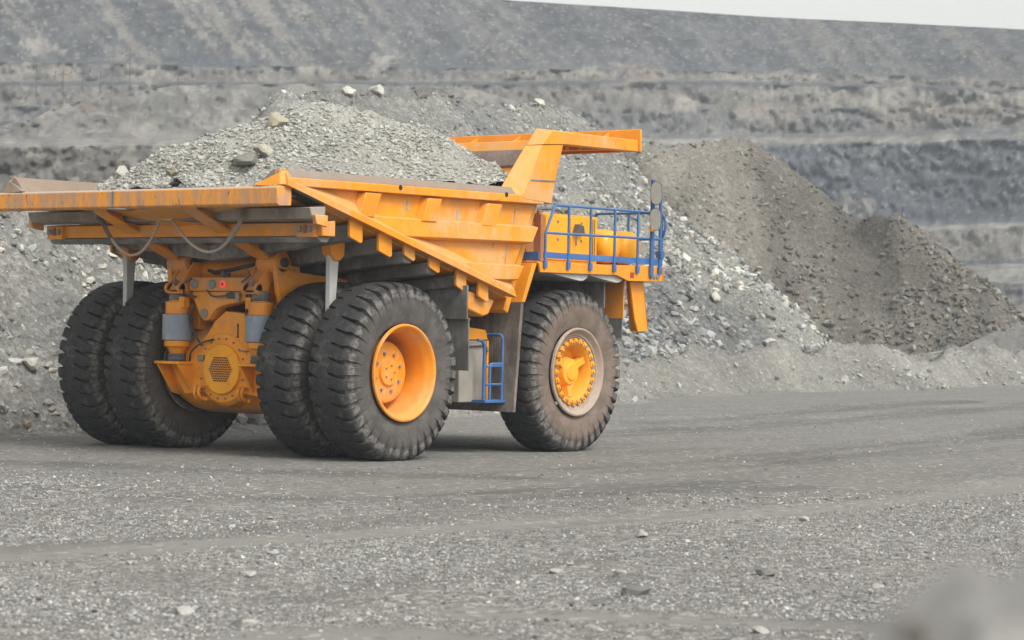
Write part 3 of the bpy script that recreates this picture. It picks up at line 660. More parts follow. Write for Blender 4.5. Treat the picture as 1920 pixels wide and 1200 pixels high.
# railing
g = MB(); Y = -3.27; r = .026
posts = [(4.53, 4.25, 4.57), (5.02, 4.98, 4.57), (5.73, 5.69, 4.575), (6.53, 6.49, 4.58), (7.32, 7.28, 4.585)]
for xt, xb, z in posts:
    if xt == 4.53: g.tube(rounded([(xb, Y, 3.44), (xb, Y, 4.05), (xt, Y, z), (5.0, Y, z)], .05), r)
    else: g.tube([(xb, Y, 3.44), (xb, Y, z)], r)
    g.box(xb-.045, xb+.045, Y-.03, Y+.02, 3.40, 3.54)
g.tube([(4.53, Y, 4.575), (8.10, Y, 4.60)], r); g.tube([(4.27, Y, 4.05), (8.10, Y, 4.09)], r)
g.tube([(8.06, Y, 3.40), (8.06, Y, 5.02)], .034); g.tube([(7.74, Y+.02, 5.02), (8.06, Y, 5.02)], .022); g.tube([(7.74, Y+.02, 4.90), (8.06, Y, 4.90)], .018)
g.box(8.0, 8.12, Y-.03, Y+.02, 3.40, 3.54); g.box(8.02, 8.14, Y-.06, Y+.06, 3.72, 3.86)
rail = g.build('side_railing', M_blue, truck, .003)
g = MB(); g.box(4.22, 8.14, -3.262, -3.245, 3.585, 3.70); g.build('toe_board', M_blue, rail, .003)
g = MB(); g.tube(rounded([(8.23, -1.55, 4.45), (8.23, -1.62, 4.62), (8.23, -3.22, 4.62), (8.23, -3.30, 4.38), (8.23, -3.22, 4.10), (8.23, -1.6, 4.10)], .12, 5), r)
for y in (-3.2, -2.4, -1.6): g.tube([(8.23, y, 3.5), (8.23, y, 4.62)], r)
g.build('front_railing', M_blue, truck, 0)
g = MB(); g.box(4.14, 4.17, -3.2, -2.2, 3.54, 3.70); g.tube([(4.16, -2.75, 3.54), (4.16, -2.75, 4.1)], .03); g.build('rear_toe_board', M_blue, rail, .003)
g = MB(); g.tube([(7.74, Y-.02, 3.36), (7.76, Y-.02, 5.24)], .05); mast = g.build('mirror_mast', M_blue, truck, 0)
for z0, z1 in ((4.74, 5.20), (4.24, 4.68)):
    zc, h = (z0+z1)/2, (z1-z0)/2
    pr_ = [(.12*math.copysign(abs(math.cos(a))**.7, math.cos(a)), h*math.copysign(abs(math.sin(a))**.7, math.sin(a))) for a in [k*math.pi/12 for k in range(24)]]
    yc = -3.44 if z0 > 4.5 else -3.43
    g = MB(); g.loft([(-.045, a, b) for a, b in pr_], [(.02, a*.86, b*.9) for a, b in pr_]); mi = g.build('mirror', M_dark, mast, .008)
    mi.location = (7.66, yc, zc); mi.rotation_euler = (0, R_(-4), R_(21))
    g = MB(); g.bar((.02, 0, 0), (.09, .13, 0), .03, .03); g.build('mirror_arm', M_blue, mi, 0)
    g = MB(); g.loft([(-.049, a*.90, b*.94) for a, b in pr_], [(-.046, a*.90, b*.94) for a, b in pr_]); g.build('mirror_glass', M_mirror, mi, 0)
g = MB(); g.loft([(7.60, -3.40, 4.22), (7.66, -3.40, 4.22), (7.66, -3.33, 4.22), (7.60, -3.33, 4.22)], [(7.60, -3.40, 4.32), (7.64, -3.40, 4.34), (7.64, -3.33, 4.36), (7.60, -3.33, 4.34)]); g.build('turn_signal', M_clean, mast, .01)
# control cabinet
M_yel = paint('yellow_cabinet_paint', (.90, .43, .008), .06, .15, .35, (.6, .45, .25))
g = MB(); g.box(5.05, 6.86, -2.60, -1.3, 3.53, 4.47); cab = g.build('control_cabinet', M_yel, truck, .012)
for x0, x1 in ((5.12, 5.90), (5.93, 6.62)):
    for z0, z1 in ((3.60, 4.08), (4.10, 4.42)):
        g = MB(); g.box(x0, x1, -2.635, -2.598, z0, z1); d_ = g.build('cabinet_door', M_yel, cab, .006)
        g = MB(); xm = (x0+x1)/2; g.rev([(-2.634, .03), (-2.645, .03), (-2.645, .018), (-2.64, .016)], (xm, 0, z1-.10), 'y', 12); g.build('door_lock', M_bolt, cab, 0)
g = MB(); g.xz([(5.98, 4.12), (6.06, 4.30), (6.22, 4.27), (6.26, 4.12)], -2.74, -2.62); g.tube([(6.03, -2.70, 4.16), (6.02, -2.70, 3.88)], .015); g.build('handle_box', M_boot, cab, .01)
g = MB()
for x in (6.70, 6.76): g.box(x, x+.018, -2.606, -2.596, 3.60, 4.42)
g.build('cabinet_slots', M_hole, cab, 0)
g = MB(); g.box(4.93, 5.045, -2.66, -2.5, 3.53, 4.43); g.rev([(4.43, .05), (4.50, .05), (4.52, .03)], (4.98, -2.58, 0), 'z', 10); g.box(4.70, 4.93, -2.50, -1.4, 3.53, 4.3); g.build('cabinet_frame', paint('brown_frame_paint', (.42, .15, .03), .4, .3, .6), cab, .008)  # frame coloured a darker brown than the yellow cabinet
g = MB(); g.tube(rounded([(5.35, -2.3, 4.47), (5.45, -2.3, 4.56), (6.05, -2.3, 4.56), (6.15, -2.3, 4.47)], .06), .014); g.build('cabinet_handle', M_dark, cab, 0)
for x in (7.30, 8.0):
    g = MB(); g.rev([(-2.74, 0), (-2.735, .12), (-2.70, .24), (-2.62, .315), (-2.52, .335), (-1.3, .335), (-1.2, .2), (-1.18, 0)], (x, 0, 3.92), 'y', 32); at_ = g.build('air_tank', M_yel, truck, 0, 45)
    g = MB(); g.box(x-.3, x+.3, -2.3, -2.2, 3.53, 3.62); g.box(x-.3, x+.3, -1.6, -1.5, 3.53, 3.62); g.build('tank_saddle', M_dark, at_, .006)
g = MB(); g.rev([(3.53, .11), (4.34, .11), (4.40, .07), (4.46, .04), (4.56, .03)], (7.55, -1.0, 0), 'z', 18); g.bar((7.5, -1.0, 4.52), (7.64, -1.0, 4.62), .03, .04); g.build('fire_extinguisher', M_red, truck, .006)
# driver's cab on the far side
g = MB(); g.xz([(4.95, 3.53), (6.75, 3.53), (6.85, 4.3), (6.55, 5.2), (4.95, 5.2)], 1.35, 3.05); dc = g.build('cab', M_clean, truck, .03)
g = MB(); g.xz([(5.15, 4.3), (6.66, 4.3), (6.42, 5.0), (5.15, 5.0)], 1.335, 1.348); g.xz([(5.15, 4.3), (6.66, 4.3), (6.42, 5.0), (5.15, 5.0)], 3.052, 3.065); g.box(4.935, 4.948, 1.6, 2.8, 4.3, 5.0); g.build('cab_window', M_glass, dc, 0)
g = MB(); g.rev([(3.53, .2), (4.4, .2)], (5.8, .2, 0), 'z', 20); g.box(5.0, 7.9, -.75, .95, 3.53, 3.9); g.build('hood', M_clean, truck, .02)

# no more than thing > part > sub-part: a piece that carries pieces of its own is a part of the truck
def depth_of(o):
    d = 0
    while o.parent: o = o.parent; d += 1
    return d
for o in list(scene.objects):
    while depth_of(o) > 2:
        p = o.parent
        while depth_of(p) > 2: p = p.parent
        p.parent = truck
# ------------------------------------------------------------------ stones
def ico(sub=1):
    bm = bmesh.new(); bmesh.ops.create_icosphere(bm, subdivisions=sub, radius=1)
    v = np.array([x.co[:] for x in bm.verts]); f = np.array([[x.index for x in p.verts] for p in bm.faces]); bm.free(); return v, f
ICO1 = ico(1); ICO3 = ico(3)
def shard(rng, flat):
    """a small angular stone: icosahedron cut by a few random planes"""
    v, f = ICO1; v = v.copy()*rng.uniform(.8, 1.15, (len(v), 1))
    for k in range(7):
        n = rng.normal(size=3); n /= np.linalg.norm(n); d = rng.uniform(.45, .8); s = v@n
        v -= np.outer(np.maximum(s-d, 0), n)
    v *= np.array([rng.uniform(.8, 1.25), rng.uniform(.6, 1.0), rng.uniform(.45, .8)*flat]); return v
def scatter(name, pts, size, mat, flat=1., tint=(.6, 1.35), parent=None, tilt=.5, sink=.25, seed=1, warm=.06, kinds=14, rgb=None):
    rng = np.random.default_rng(seed); n = len(pts); S = np.stack([shard(rng, flat) for _ in range(kinds)]); f = ICO1[1]; nv = S.shape[1]
    pick = rng.integers(0, kinds, n); az = rng.uniform(0, 6.283, n); ax = rng.normal(0, tilt, n); ay = rng.normal(0, tilt, n)
    ca, sa, cx, sx, cy, sy = np.cos(az), np.sin(az), np.cos(ax), np.sin(ax), np.cos(ay), np.sin(ay)
    P = S[pick]*size[:, None, None]
    x, y, z = P[..., 0], P[..., 1], P[..., 2]
    x, y = ca[:, None]*x-sa[:, None]*y, sa[:, None]*x+ca[:, None]*y
    y, z = cx[:, None]*y-sx[:, None]*z, sx[:, None]*y+cx[:, None]*z
    x, z = cy[:, None]*x+sy[:, None]*z, -sy[:, None]*x+cy[:, None]*z
    V = np.stack([x, y, z], -1)+pts[:, None, :]; V[..., 2] += (size*(.5-sink)*flat)[:, None]
    F = (f[None]+(np.arange(n)*nv)[:, None, None]).reshape(-1, 3)
    t = rng.uniform(tint[0], tint[1], n)**1.0; w = rng.normal(0, warm, n)
    col = np.stack([t*(1+w), t, t*(1-w)], 1)
    if rgb is not None: col = col*rgb
    return np_mesh(name, V.reshape(-1, 3), F, mat, False, {'tint': np.repeat(col, nv, 0)}, parent)
def boulder(name, label, loc, size, mat, seed, cat='boulder', group=None, tint=(1, 1, 1), cuts=9, squash=(1, .85, .7), rot=0.):
    rng = np.random.default_rng(seed); v, f = ICO3; v = v.copy()
    for k in range(cuts+5):
        n = rng.normal(size=3); n /= np.linalg.norm(n); d = rng.uniform(.42, .80); s = v@n; v -= np.outer(np.maximum(s-d, 0), n)
    v *= (1+.07*fbm(v[:, 0]*3+seed, v[:, 1]*3, v[:, 2]*3, seed, 4))[:, None]
    v *= np.array(squash); c, s = math.cos(rot), math.sin(rot); v[:, :2] = v[:, :2]@np.array([[c, s], [-s, c]])
    o = np_mesh(name, v*size, f, mat, True, {'tint': np.tile(np.array(tint, float), (len(v), 1))})
    o.data.set_sharp_from_angle(angle=R_(28)); o.location = loc
    return tag(o, label, cat, group)
M_stone = rock_mat('grey_stone', (.235, .235, .224), (.36, .36, .34), 2.2, .5)
M_stone2 = rock_mat('brown_stone', (.12, .116, .105), (.225, .216, .196), 2.2, .5)
M_gravel = rock_mat('pale_gravel', (.205, .205, .199), (.32, .32, .31), 6, .3)
M_loadrock = rock_mat('crushed_green_grey_rock', (.315, .316, .29), (.405, .405, .372), 2.5, .4)

# ------------------------------------------------------------------ ground
def seg_d(x, y, pts):
    """distance to a polyline"""
    best = np.full(np.shape(x), 1e9)
    for (x0, y0), (x1, y1) in zip(pts, pts[1:]):
        dx, dy = x1-x0, y1-y0; t = np.clip(((x-x0)*dx+(y-y0)*dy)/(dx*dx+dy*dy), 0, 1)
        best = np.minimum(best, np.hypot(x-x0-t*dx, y-y0-t*dy))
    return best
def gp(px, py):
    """where the sight line of a photo pixel meets the flat floor"""
    d = _fw+(px-960)/FPX*_r2-(py-600)/FPX*_u2; t = -CAM[2]/d[2]; p = CAM+d*t; return (p[0], p[1])
TRACKS = [  # smooth packed strips: polyline, half width
    ([gp(-300, 1062), gp(0, 1040), gp(480, 1012), gp(960, 985), gp(1450, 960), gp(1750, 930), gp(2100, 880)], .55),
    ([gp(200, 1240), gp(560, 1185), gp(760, 1190), gp(1000, 1225)], .30),
    ([gp(900, 1150), gp(1300, 1165), gp(1800, 1190)], .25)]
def smoothness(x, y):
    """1 where wheels have packed the floor smooth, 0 where loose gravel lies"""
    w = fbm(x*.35, y*.35, None, 5, 3)*.35
    s = 0
    for pts, h in TRACKS: s = np.maximum(s, 1-sstep(h*.5, h*1.5, seg_d(x, y, pts)+w*.5))
    # the haul lane the truck drives on
    u = (x-CAM[0])*_fw[0]+(y-CAM[1])*_fw[1]
    lane = sstep(28.5, 35, u+fbm(x*.12, y*.25, None, 9, 3)*3.2)
    return np.maximum(s, lane*.93)
def ground_h(x, y):
    h = .022*fbm(x*.22, y*.4, None, 21, 3)+.012*fbm(x*1.4, y*2.2, None, 22, 3)*(1-.6*smoothness(x, y))
    for pts, hw in TRACKS: h = h-.018*(1-sstep(hw*.3, hw*1.4, seg_d(x, y, pts)))
    near = np.minimum(np.minimum(np.hypot(x, y+2.45), np.hypot(x, y-2.45)), np.minimum(np.hypot(x-5.3, y+2.86), np.hypot(x-5.3, y-2.86)))
    flat = sstep(1.6, 3.2, near)
    h = h*flat
    # old wheel ruts sweeping away to the right
    for pts in RUTS:
        d = seg_d(x, y, pts); h = h+(.035*np.exp(-((d-.75)/.28)**2)-.05*np.exp(-(d/.5)**2))*sstep(8, 14, np.hypot(x-3, y+3))
    far = np.hypot(x-20, y); return h-sstep(250, 900, far)*6
RUTS = [[gp(980, 820), gp(1250, 805), gp(1550, 785), gp(1800, 765), gp(2050, 745)], [gp(1150, 790), gp(1350, 782), gp(1560, 763), gp(1780, 752)], [gp(1050, 880), gp(1350, 865), gp(1650, 835), gp(2000, 790)], [gp(-100, 862), gp(400, 880), gp(900, 890)], [gp(100, 925), gp(700, 930), gp(1400, 905)]]
gx = np.concatenate([[-1500, -600, -250, -120, -70, -45], np.arange(-34, -5, .16), np.arange(-5, 30, .26), np.arange(30, 110, .7), [115, 125, 140, 170, 230, 350, 600, 1000, 1600, 2500]])
gy = np.concatenate([[-1500, -600, -250, -120, -70, -50], np.arange(-34, 12, .18), np.arange(12, 40, .7), [45, 60, 90, 150, 300, 600, 1200, 2500]])
X, Y = np.meshgrid(gx, gy, indexing='ij'); X = X.ravel(); Y = Y.ravel()
ST = np.zeros_like(X)
for pts, hw in TRACKS: ST = np.maximum(ST, 1-sstep(hw*.5, hw*1.4, seg_d(X, Y, pts)+.12*fbm(X*.5, Y*.5, None, 45, 3)))
SM = smoothness(X, Y); RU = np.zeros_like(X)
for pts in RUTS:
    for o_ in (0., 1.1): RU = np.maximum(RU, np.exp(-((seg_d(X, Y+o_, pts)+.3*fbm(X*.3, Y*.3, None, 44, 3))/.42)**2))
def ground_mat():
    t = NT('packed_crushed_stone_floor'); sm = t.attr('smooth', 'Fac')
    a = t.noise(.16, 7, .62, dist=.5); b = t.noise(1.6, 8, .7); st = t.noise(.5, 6, .65, stretch=(.25, 1.6, 1))
    c = t.mix(t.ramp(a, .34, .66), (.122, .122, .117), (.168, .167, .158)); c = t.mix(t.math('MULTIPLY', sm, .7), c, (.178, .177, .169))
    c = t.mix(t.ramp(st, .42, .62, 0, .5), c, (.225, .220, .202))
    c = t.mix(t.ramp(b, .5, .75, 0, .35), c, (.115, .112, .103))
    loose = t.math('SUBTRACT', 1., sm, True)
    v1 = t.sep(t.voro(17, 'F1', 'Color'))[0]; v2 = t.sep(t.voro(38, 'F1', 'Color'))[0]
    f = t.noise(30, 4, .75)
    dk = t.math('MULTIPLY', loose, t.ramp(v2, .15, .5, .62, 0)); c = t.mix(dk, c, (.105, .102, .096))
    lt = t.math('MULTIPLY', t.math('ADD', t.math('MULTIPLY', loose, .75), .12), t.ramp(v2, .74, .95)); c = t.mix(lt, c, (.43, .425, .40))
    lt = t.math('MULTIPLY', t.math('ADD', t.math('MULTIPLY', loose, .7), .08), t.ramp(v1, .80, .97)); c = t.mix(lt, c, (.40, .395, .37))
    c = t.mix(t.ramp(f, .35, .7, 0, .35), c, (.215, .212, .198))
    g1 = t.noise(4.5, 8, .78, stretch=(.6, 1.3, 1)); c = t.mix(t.ramp(g1, .50, .66, 0, .55), c, (.105, .102, .092)); c = t.mix(t.ramp(g1, .36, .48, .4, 0), c, (.245, .240, .220))
    c = t.mix(t.math('MULTIPLY', t.attr('strip', 'Fac'), .75), c, (.235, .230, .214)); ru = t.attr('rut', 'Fac'); c = t.mix(t.math('MULTIPLY', ru, t.ramp(st, .36, .6, .25, .7)), c, (.084, .083, .079))
    v3 = t.sep(t.voro(11, 'F1', 'Color'))[0]; c = t.mix(t.ramp(v3, .90, .98, 0, .6), c, (.42, .41, .38)); c = t.mix(t.ramp(v3, .02, .09, .55, 0), c, (.11, .108, .10))
    yv = t.sep(t.tc.outputs['Object'])[1]; rn = t.noise(.35, 7, .6, stretch=(.12, 1.5, 1), dist=.3); c = t.mix(t.ramp(rn, .56, .64, 0, .38), c, (.118, .116, .110))
    h = t.math('ADD', t.math('MULTIPLY', t.voro(22), t.math('ADD', t.math('MULTIPLY', loose, .8), .1)), t.math('MULTIPLY', f, .5))
    t.bump(h, .7, .035)
    return t.out(c, .95, 0, .2)
tag(np_mesh('ground', np.stack([X, Y, ground_h(X, Y)], 1), grid_faces(len(gx), len(gy)), ground_mat(), True, {'smooth': SM, 'rut': RU, 'strip': ST}), kind='structure')

# loose gravel over the near floor
def view_pts(n, u0, u1, seed, pad=1.05, power=1.):
    """random floor positions inside the wedge the camera looks over"""
    rng = np.random.default_rng(seed); u = u0+(u1-u0)*rng.uniform(0, 1, n)**power
    v = rng.uniform(-1, 1, n)*(u*960/FPX*pad+.4); f2 = _fw[:2]/np.linalg.norm(_fw[:2]); r2 = _rt[:2]
    return CAM[0]+u*f2[0]+v*r2[0], CAM[1]+u*f2[1]+v*r2[1], u
def gravel_layer(n, u0, u1, smin, smax, seed, keep_smooth, pw=3., power=1.4):
    x, y, u = view_pts(n, u0, u1, seed, 1.15, power); rng = np.random.default_rng(seed+50)
    dens = fbm(x*.5, y*.5, None, 31, 4)*.5+.62
    keep = rng.uniform(0, 1, n) < np.clip(dens, .12, 1)*np.clip(1-smoothness(x, y), keep_smooth, 1)
    tyre_free = (np.minimum(np.abs(y+2.45), np.abs(y-2.45)) > 1.2) | (x < -1.7)
    keep &= tyre_free
    x, y = x[keep], y[keep]; s = smin+(smax-smin)*np.random.default_rng(seed+9).uniform(0, 1, len(x))**pw
    return np.stack([x, y, ground_h(x, y)], 1), s
A = [gravel_layer(150000, 14, 38, .006, .021, 71, .06, 2.2), gravel_layer(12000, 14, 40,   .016, .042, 72, .05, 3.), gravel_layer(30000, 30, 75, .010, .04, 73, .16, 3., 1.)]
tag(scatter('gravel', np.concatenate([a[0] for a in A]), np.concatenate([a[1] for a in A]), M_gravel, .8, (.38, 1.75), None, .45, .3, 3, .03), kind='stuff')
# single stones that stand out on the floor
STONES = [(470, 1087, .075, 'pale round stone alone on the gravel below the tail of the truck'), (50, 917, .085, 'pale flat stone on the smooth lane at the far left edge'),
          (342, 1147, .10, 'pale blunt stone on the gravel near the bottom edge, left of the flat slab'), (455, 1170, .11, 'grey flat slab stone at the bottom edge on a wheel streak'),
          (355, 940, .075, 'small pale stone on the floor under the left twin tyres'), (1432, 1082, .11, 'dark split angular stone on the right of the gravel field'),
          (1190, 1122, .15, 'broken dark clod with black pits on the gravel at the bottom middle'), (1045, 1080, .09, 'thin pale flake leaning on the gravel below the front wheel'),
          (1205, 1010, .12, 'grey angular stone on the gravel under the smooth wheel track'), (1508, 976, .09, 'long pale stone beside the curving smooth wheel track'),
          (1642, 1104, .08, 'pale stone on the gravel left of the blurred mound'), (1163, 1086, .08, 'pale lumpy stone midway along the right gravel field'),
          (505, 970, .07, 'pale chip on the gravel just above the wheel track'), (515, 1038, .07, 'pale chip just below the smooth wheel track'),
          (245, 1055, .07, 'whitish stone at the lower left below the wheel track'), (1425, 1190, .10, 'pale stone at the very bottom edge near the blurred mound')]
for i, (px, py, s, lab) in enumerate(STONES):
    x, y = gp(px, py); z = float(ground_h(np.array([x]), np.array([y]))[0])
    dark = 'dark' in lab
    boulder('stone', lab, (x, y, z+s*.22), s, M_gravel, 400+i, 'stone', 'loose stones on the quarry floor', (.55, .55, .54) if dark else (1.2, 1.19, 1.15), 8, (1.1, .8, .5), i*.9)

# ------------------------------------------------------------------ heaps of rock
def ridge_h(x, y, segs, slope):
    """union of cones swept along ridge segments ((x,y,h),(x,y,h))"""
    h = np.full(np.shape(x), -1e9)
    for a, b in segs:
        dx, dy = b[0]-a[0], b[1]-a[1]; L2 = max(dx*dx+dy*dy, 1e-6)
        # steepest line: shift the foot along the ridge for sloping ridges
        t = np.clip(((x-a[0])*dx+(y-a[1])*dy)/L2, 0, 1)
        h = np.maximum(h, a[2]+(b[2]-a[2])*t-slope*np.hypot(x-a[0]-t*dx, y-a[1]-t*dy))
    return h
def heap(name, label, cat, segs, slope, box, step, mat, rough=1., tint=None, seed=0, toe=.8, group=None, round_=.5, kind=None):
    xs = np.arange(box[0], box[1], step); ys = np.arange(box[2], box[3], step)
    def H(x, y):
        h = ridge_h(x+.9*fbm(x*.16, y*.16, None, seed+3, 3)*rough, y+.9*fbm(x*.16, y*.16, None, seed+4, 3)*rough, segs, slope)
        top = max(max(a[2], b[2]) for a, b in segs)
        n = .32*fbm(x*.30, y*.30, None, seed, 4)+.10*fbm(x*1.5, y*1.5, None, seed+1, 3)
        h = h+n*rough*sstep(-.5, 1.2, h)
        # concave toe
        return np.where(h < toe, toe*np.exp(np.clip((h-toe)/toe, -8, 0))-.06*toe-.05, h)
    X, Y = np.meshgrid(xs, ys, indexing='ij'); Z = H(X, Y); F = grid_faces(len(xs), len(ys))
    keep = (Z.ravel()[F] > -.045).any(1); F = F[keep]
    used = np.unique(F); remap = np.full(X.size, -1); remap[used] = np.arange(len(used))
    V = np.stack([X.ravel(), Y.ravel(), Z.ravel()], 1)[used]
    T = tint(V[:, 0], V[:, 1], V[:, 2]) if tint else np.ones((len(V), 3))
    o = np_mesh(name, V, remap[F], mat, True, {'tint': T}); tag(o, label, cat, group, kind)
    return o, H
def heap_rocks(o, H, n, box, smin, smax, mat, seed, pw=4., toe_bias=.5, hmax=10., flat=.85, tint=(.5, 1.4), T=None, name='loose_rocks', warm=.05, mask=None):
    rng = np.random.default_rng(seed); x = rng.uniform(box[0], box[1], n); y = rng.uniform(box[2], box[3], n); z = H(x, y)
    # denser and coarser towards the toe, the way tipped rock sorts itself; clumpy
    p = np.clip(.35+.5*fbm(x*.35, y*.35, None, seed, 4), .05, 1)*np.where(z > .05, 1, 0)*(toe_bias+(1-toe_bias)*np.clip(1-z/hmax, 0, 1))
    if mask is not None: p = p*mask(x, y, z)
    k = rng.uniform(0, 1, n) < p; x, y, z = x[k], y[k], z[k]
    s = smin+(smax-smin)*rng.uniform(0, 1, len(x))**pw; s *= .75+.6*np.clip(1-z/hmax, 0, 1)
    rgb = T(x, y, z) if T else None
    r = scatter(name, np.stack([x, y, z], 1), s, mat, flat, tint, o, .6, .3, seed, warm, 14, rgb); r['kind'] = 'stuff'
    return r
# grey pile: long crest running away to the right
P_A = (-20, 7.8, 4.9); P_B = (5, 12.2, 4.9); P_B2 = (13, 14.5, 4.9); P_C, P_D, P_E = [tuple(float(q) for q in CAM+k*(np.array(p)-CAM)) for k, p in ((1.15, (24, 21.5, 9.7)), (1.2, (31, 23, 10.4)), (1.22, (45, 26, 11.0)))]
def grey_tint(x, y, z):
    b = fbm(x*.10, y*.10, z*.2, 77, 4); s = fbm((x-.2*y)*.45, y*.02, None, 78, 3)
    t = 1+.16*b+.12*s; d = sstep(.15, .6, fbm(x*.16+9, y*.16, None, 79, 3)); c = np.stack([t*(1-.02*d), t*(1-.01*d), t*(.97+.05*d)], 1)
    dusty = sstep(2.9, 1.0, z+fbm(x*.3, y*.3, None, 80, 3)*.9)*sstep(14, 4, x)
    return c*(1-.30*d[:, None])*(1+.12*dusty[:, None])
M_pile = rubble_ground('broken_grey_rock', (.165, .166, .160), (.235, .236, .226), 6.5, .75)
pile, PH = heap('rock_pile', 'long tall pile of grey broken rock rising directly behind the truck', 'rock pile', [(P_A, P_B), (P_B, P_B2), (P_C, P_D), (P_D, P_E)], .86, (-34, 84, 1.5, 60), .26, M_pile, 1., grey_tint, 101, .35)
def pmask(x, y, z):
    dust = sstep(2.6, 1.2, z+fbm(x*.3, y*.3, None, 80, 3)*.9)*sstep(14, 4, x)     # fines at the foot on the left
    return 1-.6*dust
heap_rocks(pile, PH, 200000, (6, 80, 6, 40), .05, .30, M_stone, 202, 4.2, .6, 11, .85, (.40, 1.7), grey_tint, 'loose_rocks', .04, pmask)
heap_rocks(pile, PH, 90000, (-14, 16, 1.5, 15), .025, .16, M_stone, 212, 4., .9, 6, .85, (.45, 1.6), grey_tint, 'loose_rocks', .04, pmask)
# brown pile beyond it
def dpt(px, py, dep): p = at(px, py, dep); return (float(p[0]), float(p[1]), float(p[2]))
B1, B2 = dpt(1225, 262, 138), dpt(1392, 258, 141); B3 = dpt(1620, 412, 143); B4 = dpt(1700, 408, 138)
def brown_tint(x, y, z):
    b = fbm(x*.09, y*.09, z*.1, 177, 4); u = (x-B2[0])*_rt[0]+(y-B2[1])*_rt[1]
    sl = fbm(u*.55+.6*b, (11-z)*.05, None, 179, 4); band = np.exp(-((u+3.4-.25*(11-z)+1.2*b)/1.7)**2)      # pale washed chute below the crest
    g = sstep(1, 6, u-1.5+2.5*b)
    t = 1+.15*b+.24*sl
    c = np.stack([t, t*.985, t*.96], 1)*(1+.22*band[:, None]); return c*(.93-.12*g[:, None])
M_brown = rubble_ground('brown_broken_rock', (.108, .103, .092), (.155, .148, .133), 4.2, .5)
bp, BH = heap('rock_pile', 'brownish rock heap with two humps behind the grey pile', 'rock pile', [(B1, B2), (B2, B3), (B3, B4)], .86, (min(B1[0], B4[0])-22, B1[0]+34, min(B1[1], B4[1])-18, max(B1[1], B4[1])+14), .34, M_brown, 1.1, brown_tint, 301, .4)
heap_rocks(bp, BH, 110000, (B4[0]-30, B1[0]+34, B4[1]-18, B1[1]+8), .06, .31, M_stone2, 303, 4.6, .55, 12, .85, (.5, 1.5), brown_tint)
# low safety berm in front of both
BS = [(8, 10.0, 1.0), (17, 11.3, 1.5), (24, 13.4, 1.55), (33, 16.2, 1.55), (42, 20.3, 1.65), (52, 20.2, 1.85), (60, 21.2, 1.95), (72, 22.8, 1.6), (88, 25, 1.6), (110, 28, 1.5), (140, 33, 1.4)]
def berm_tint(x, y, z):
    b = fbm(x*.2, y*.2, None, 401, 4); s = fbm(x*.9, y*.25, None, 403, 3); return np.stack([1.06+.10*b+.10*s]*3, 1)*np.array([.97, .97, .955])
M_berm = rubble_ground('dusty_berm_fines', (.175, .173, .162), (.232, .229, .213), 7., .5)
bm_, MH = heap('berm', 'low dusty grey berm along the foot of the rock piles', 'berm', list(zip(BS, BS[1:])), .74, (4, 145, 6, 38), .3, M_berm, 1.15, berm_tint, 402, .3)
heap_rocks(bm_, MH, 60000, (6, 110, 7, 32), .02, .20, M_stone, 404, 4.5, .4, 2, .85, (.6, 1.4), None)
# boulders standing out on the crest behind the load and on the pile
for i, (px, py, dep, s, lab) in enumerate([(655, 160, 83, .30, 'white boulder, left of the two on the crest of the grey pile'), (708, 161, 84, .36, 'wide white boulder, right of the two on the crest of the grey pile'),
        (792, 178, 83, .40, 'dark grey boulder on the crest of the pile, right of the white ones'), (1010, 196, 92, .28, 'small pale boulder at the right end of the grey crest'),
        (1213, 508, 80, .30, 'pale boulder on the slope beside the front platform'), (1275, 400, 84, .26, 'whitish boulder high on the grey slope right of the mirrors'),
        (1445, 648, 88, .45, 'large whitish boulder at the foot of the grey pile'), (1340, 560, 86, .33, 'pale tilted boulder in the middle of the grey slope'),
        (60, 690, 52, .20, 'half-buried grey boulder on the pile foot left of the twin tyres')]):
    # settle it on the pile surface along the same line of sight
    d = np.arange(dep-28, dep+45, .05)
    for q_ in range(60):
        P = at(px, py+q_*3, d); hit = P[:, 2] < PH(P[:, 0], P[:, 1])
        if hit.any(): break
    k = int(np.argmax(hit))
    p = P[k]; z = float(PH(np.array([p[0]]), np.array([p[1]]))[0]); dark = 'dark' in lab
    boulder('boulder', lab, (p[0], p[1], z+s*.25), s*1.25, M_stone, 500+i, 'boulder', 'boulders on the grey rock pile', (.75, .74, .72) if dark else (1.45, 1.42, 1.34), 8, (1.1, .9, .7), i)

# ------------------------------------------------------------------ the load
LSP = [(0.95, 0.0, 6.33), (3.0, .0, 6.44), (4.6, 0, 6.12)]
def load_h(x, y):
    segs = list(zip(LSP, LSP[1:])); yy = y*1.0
    h = ridge_h(x+.25*fbm(x*.6, y*.6, None, 606, 3), yy+.25*fbm(x*.6, y*.6, None, 607, 3), segs, .50)
    h = np.where(h > 6.1, 6.1+.55*np.tanh((h-6.1)/.55), h)
    return h+.10*fbm(x*.9, y*.9, None, 601, 4)+.05*fbm(x*3.1, y*3.1, None, 602, 3)
lx = np.arange(-2.62, 4.75, .06); ly = np.arange(-3.08, 3.081, .06); X, Y = np.meshgrid(lx, ly, indexing='ij')
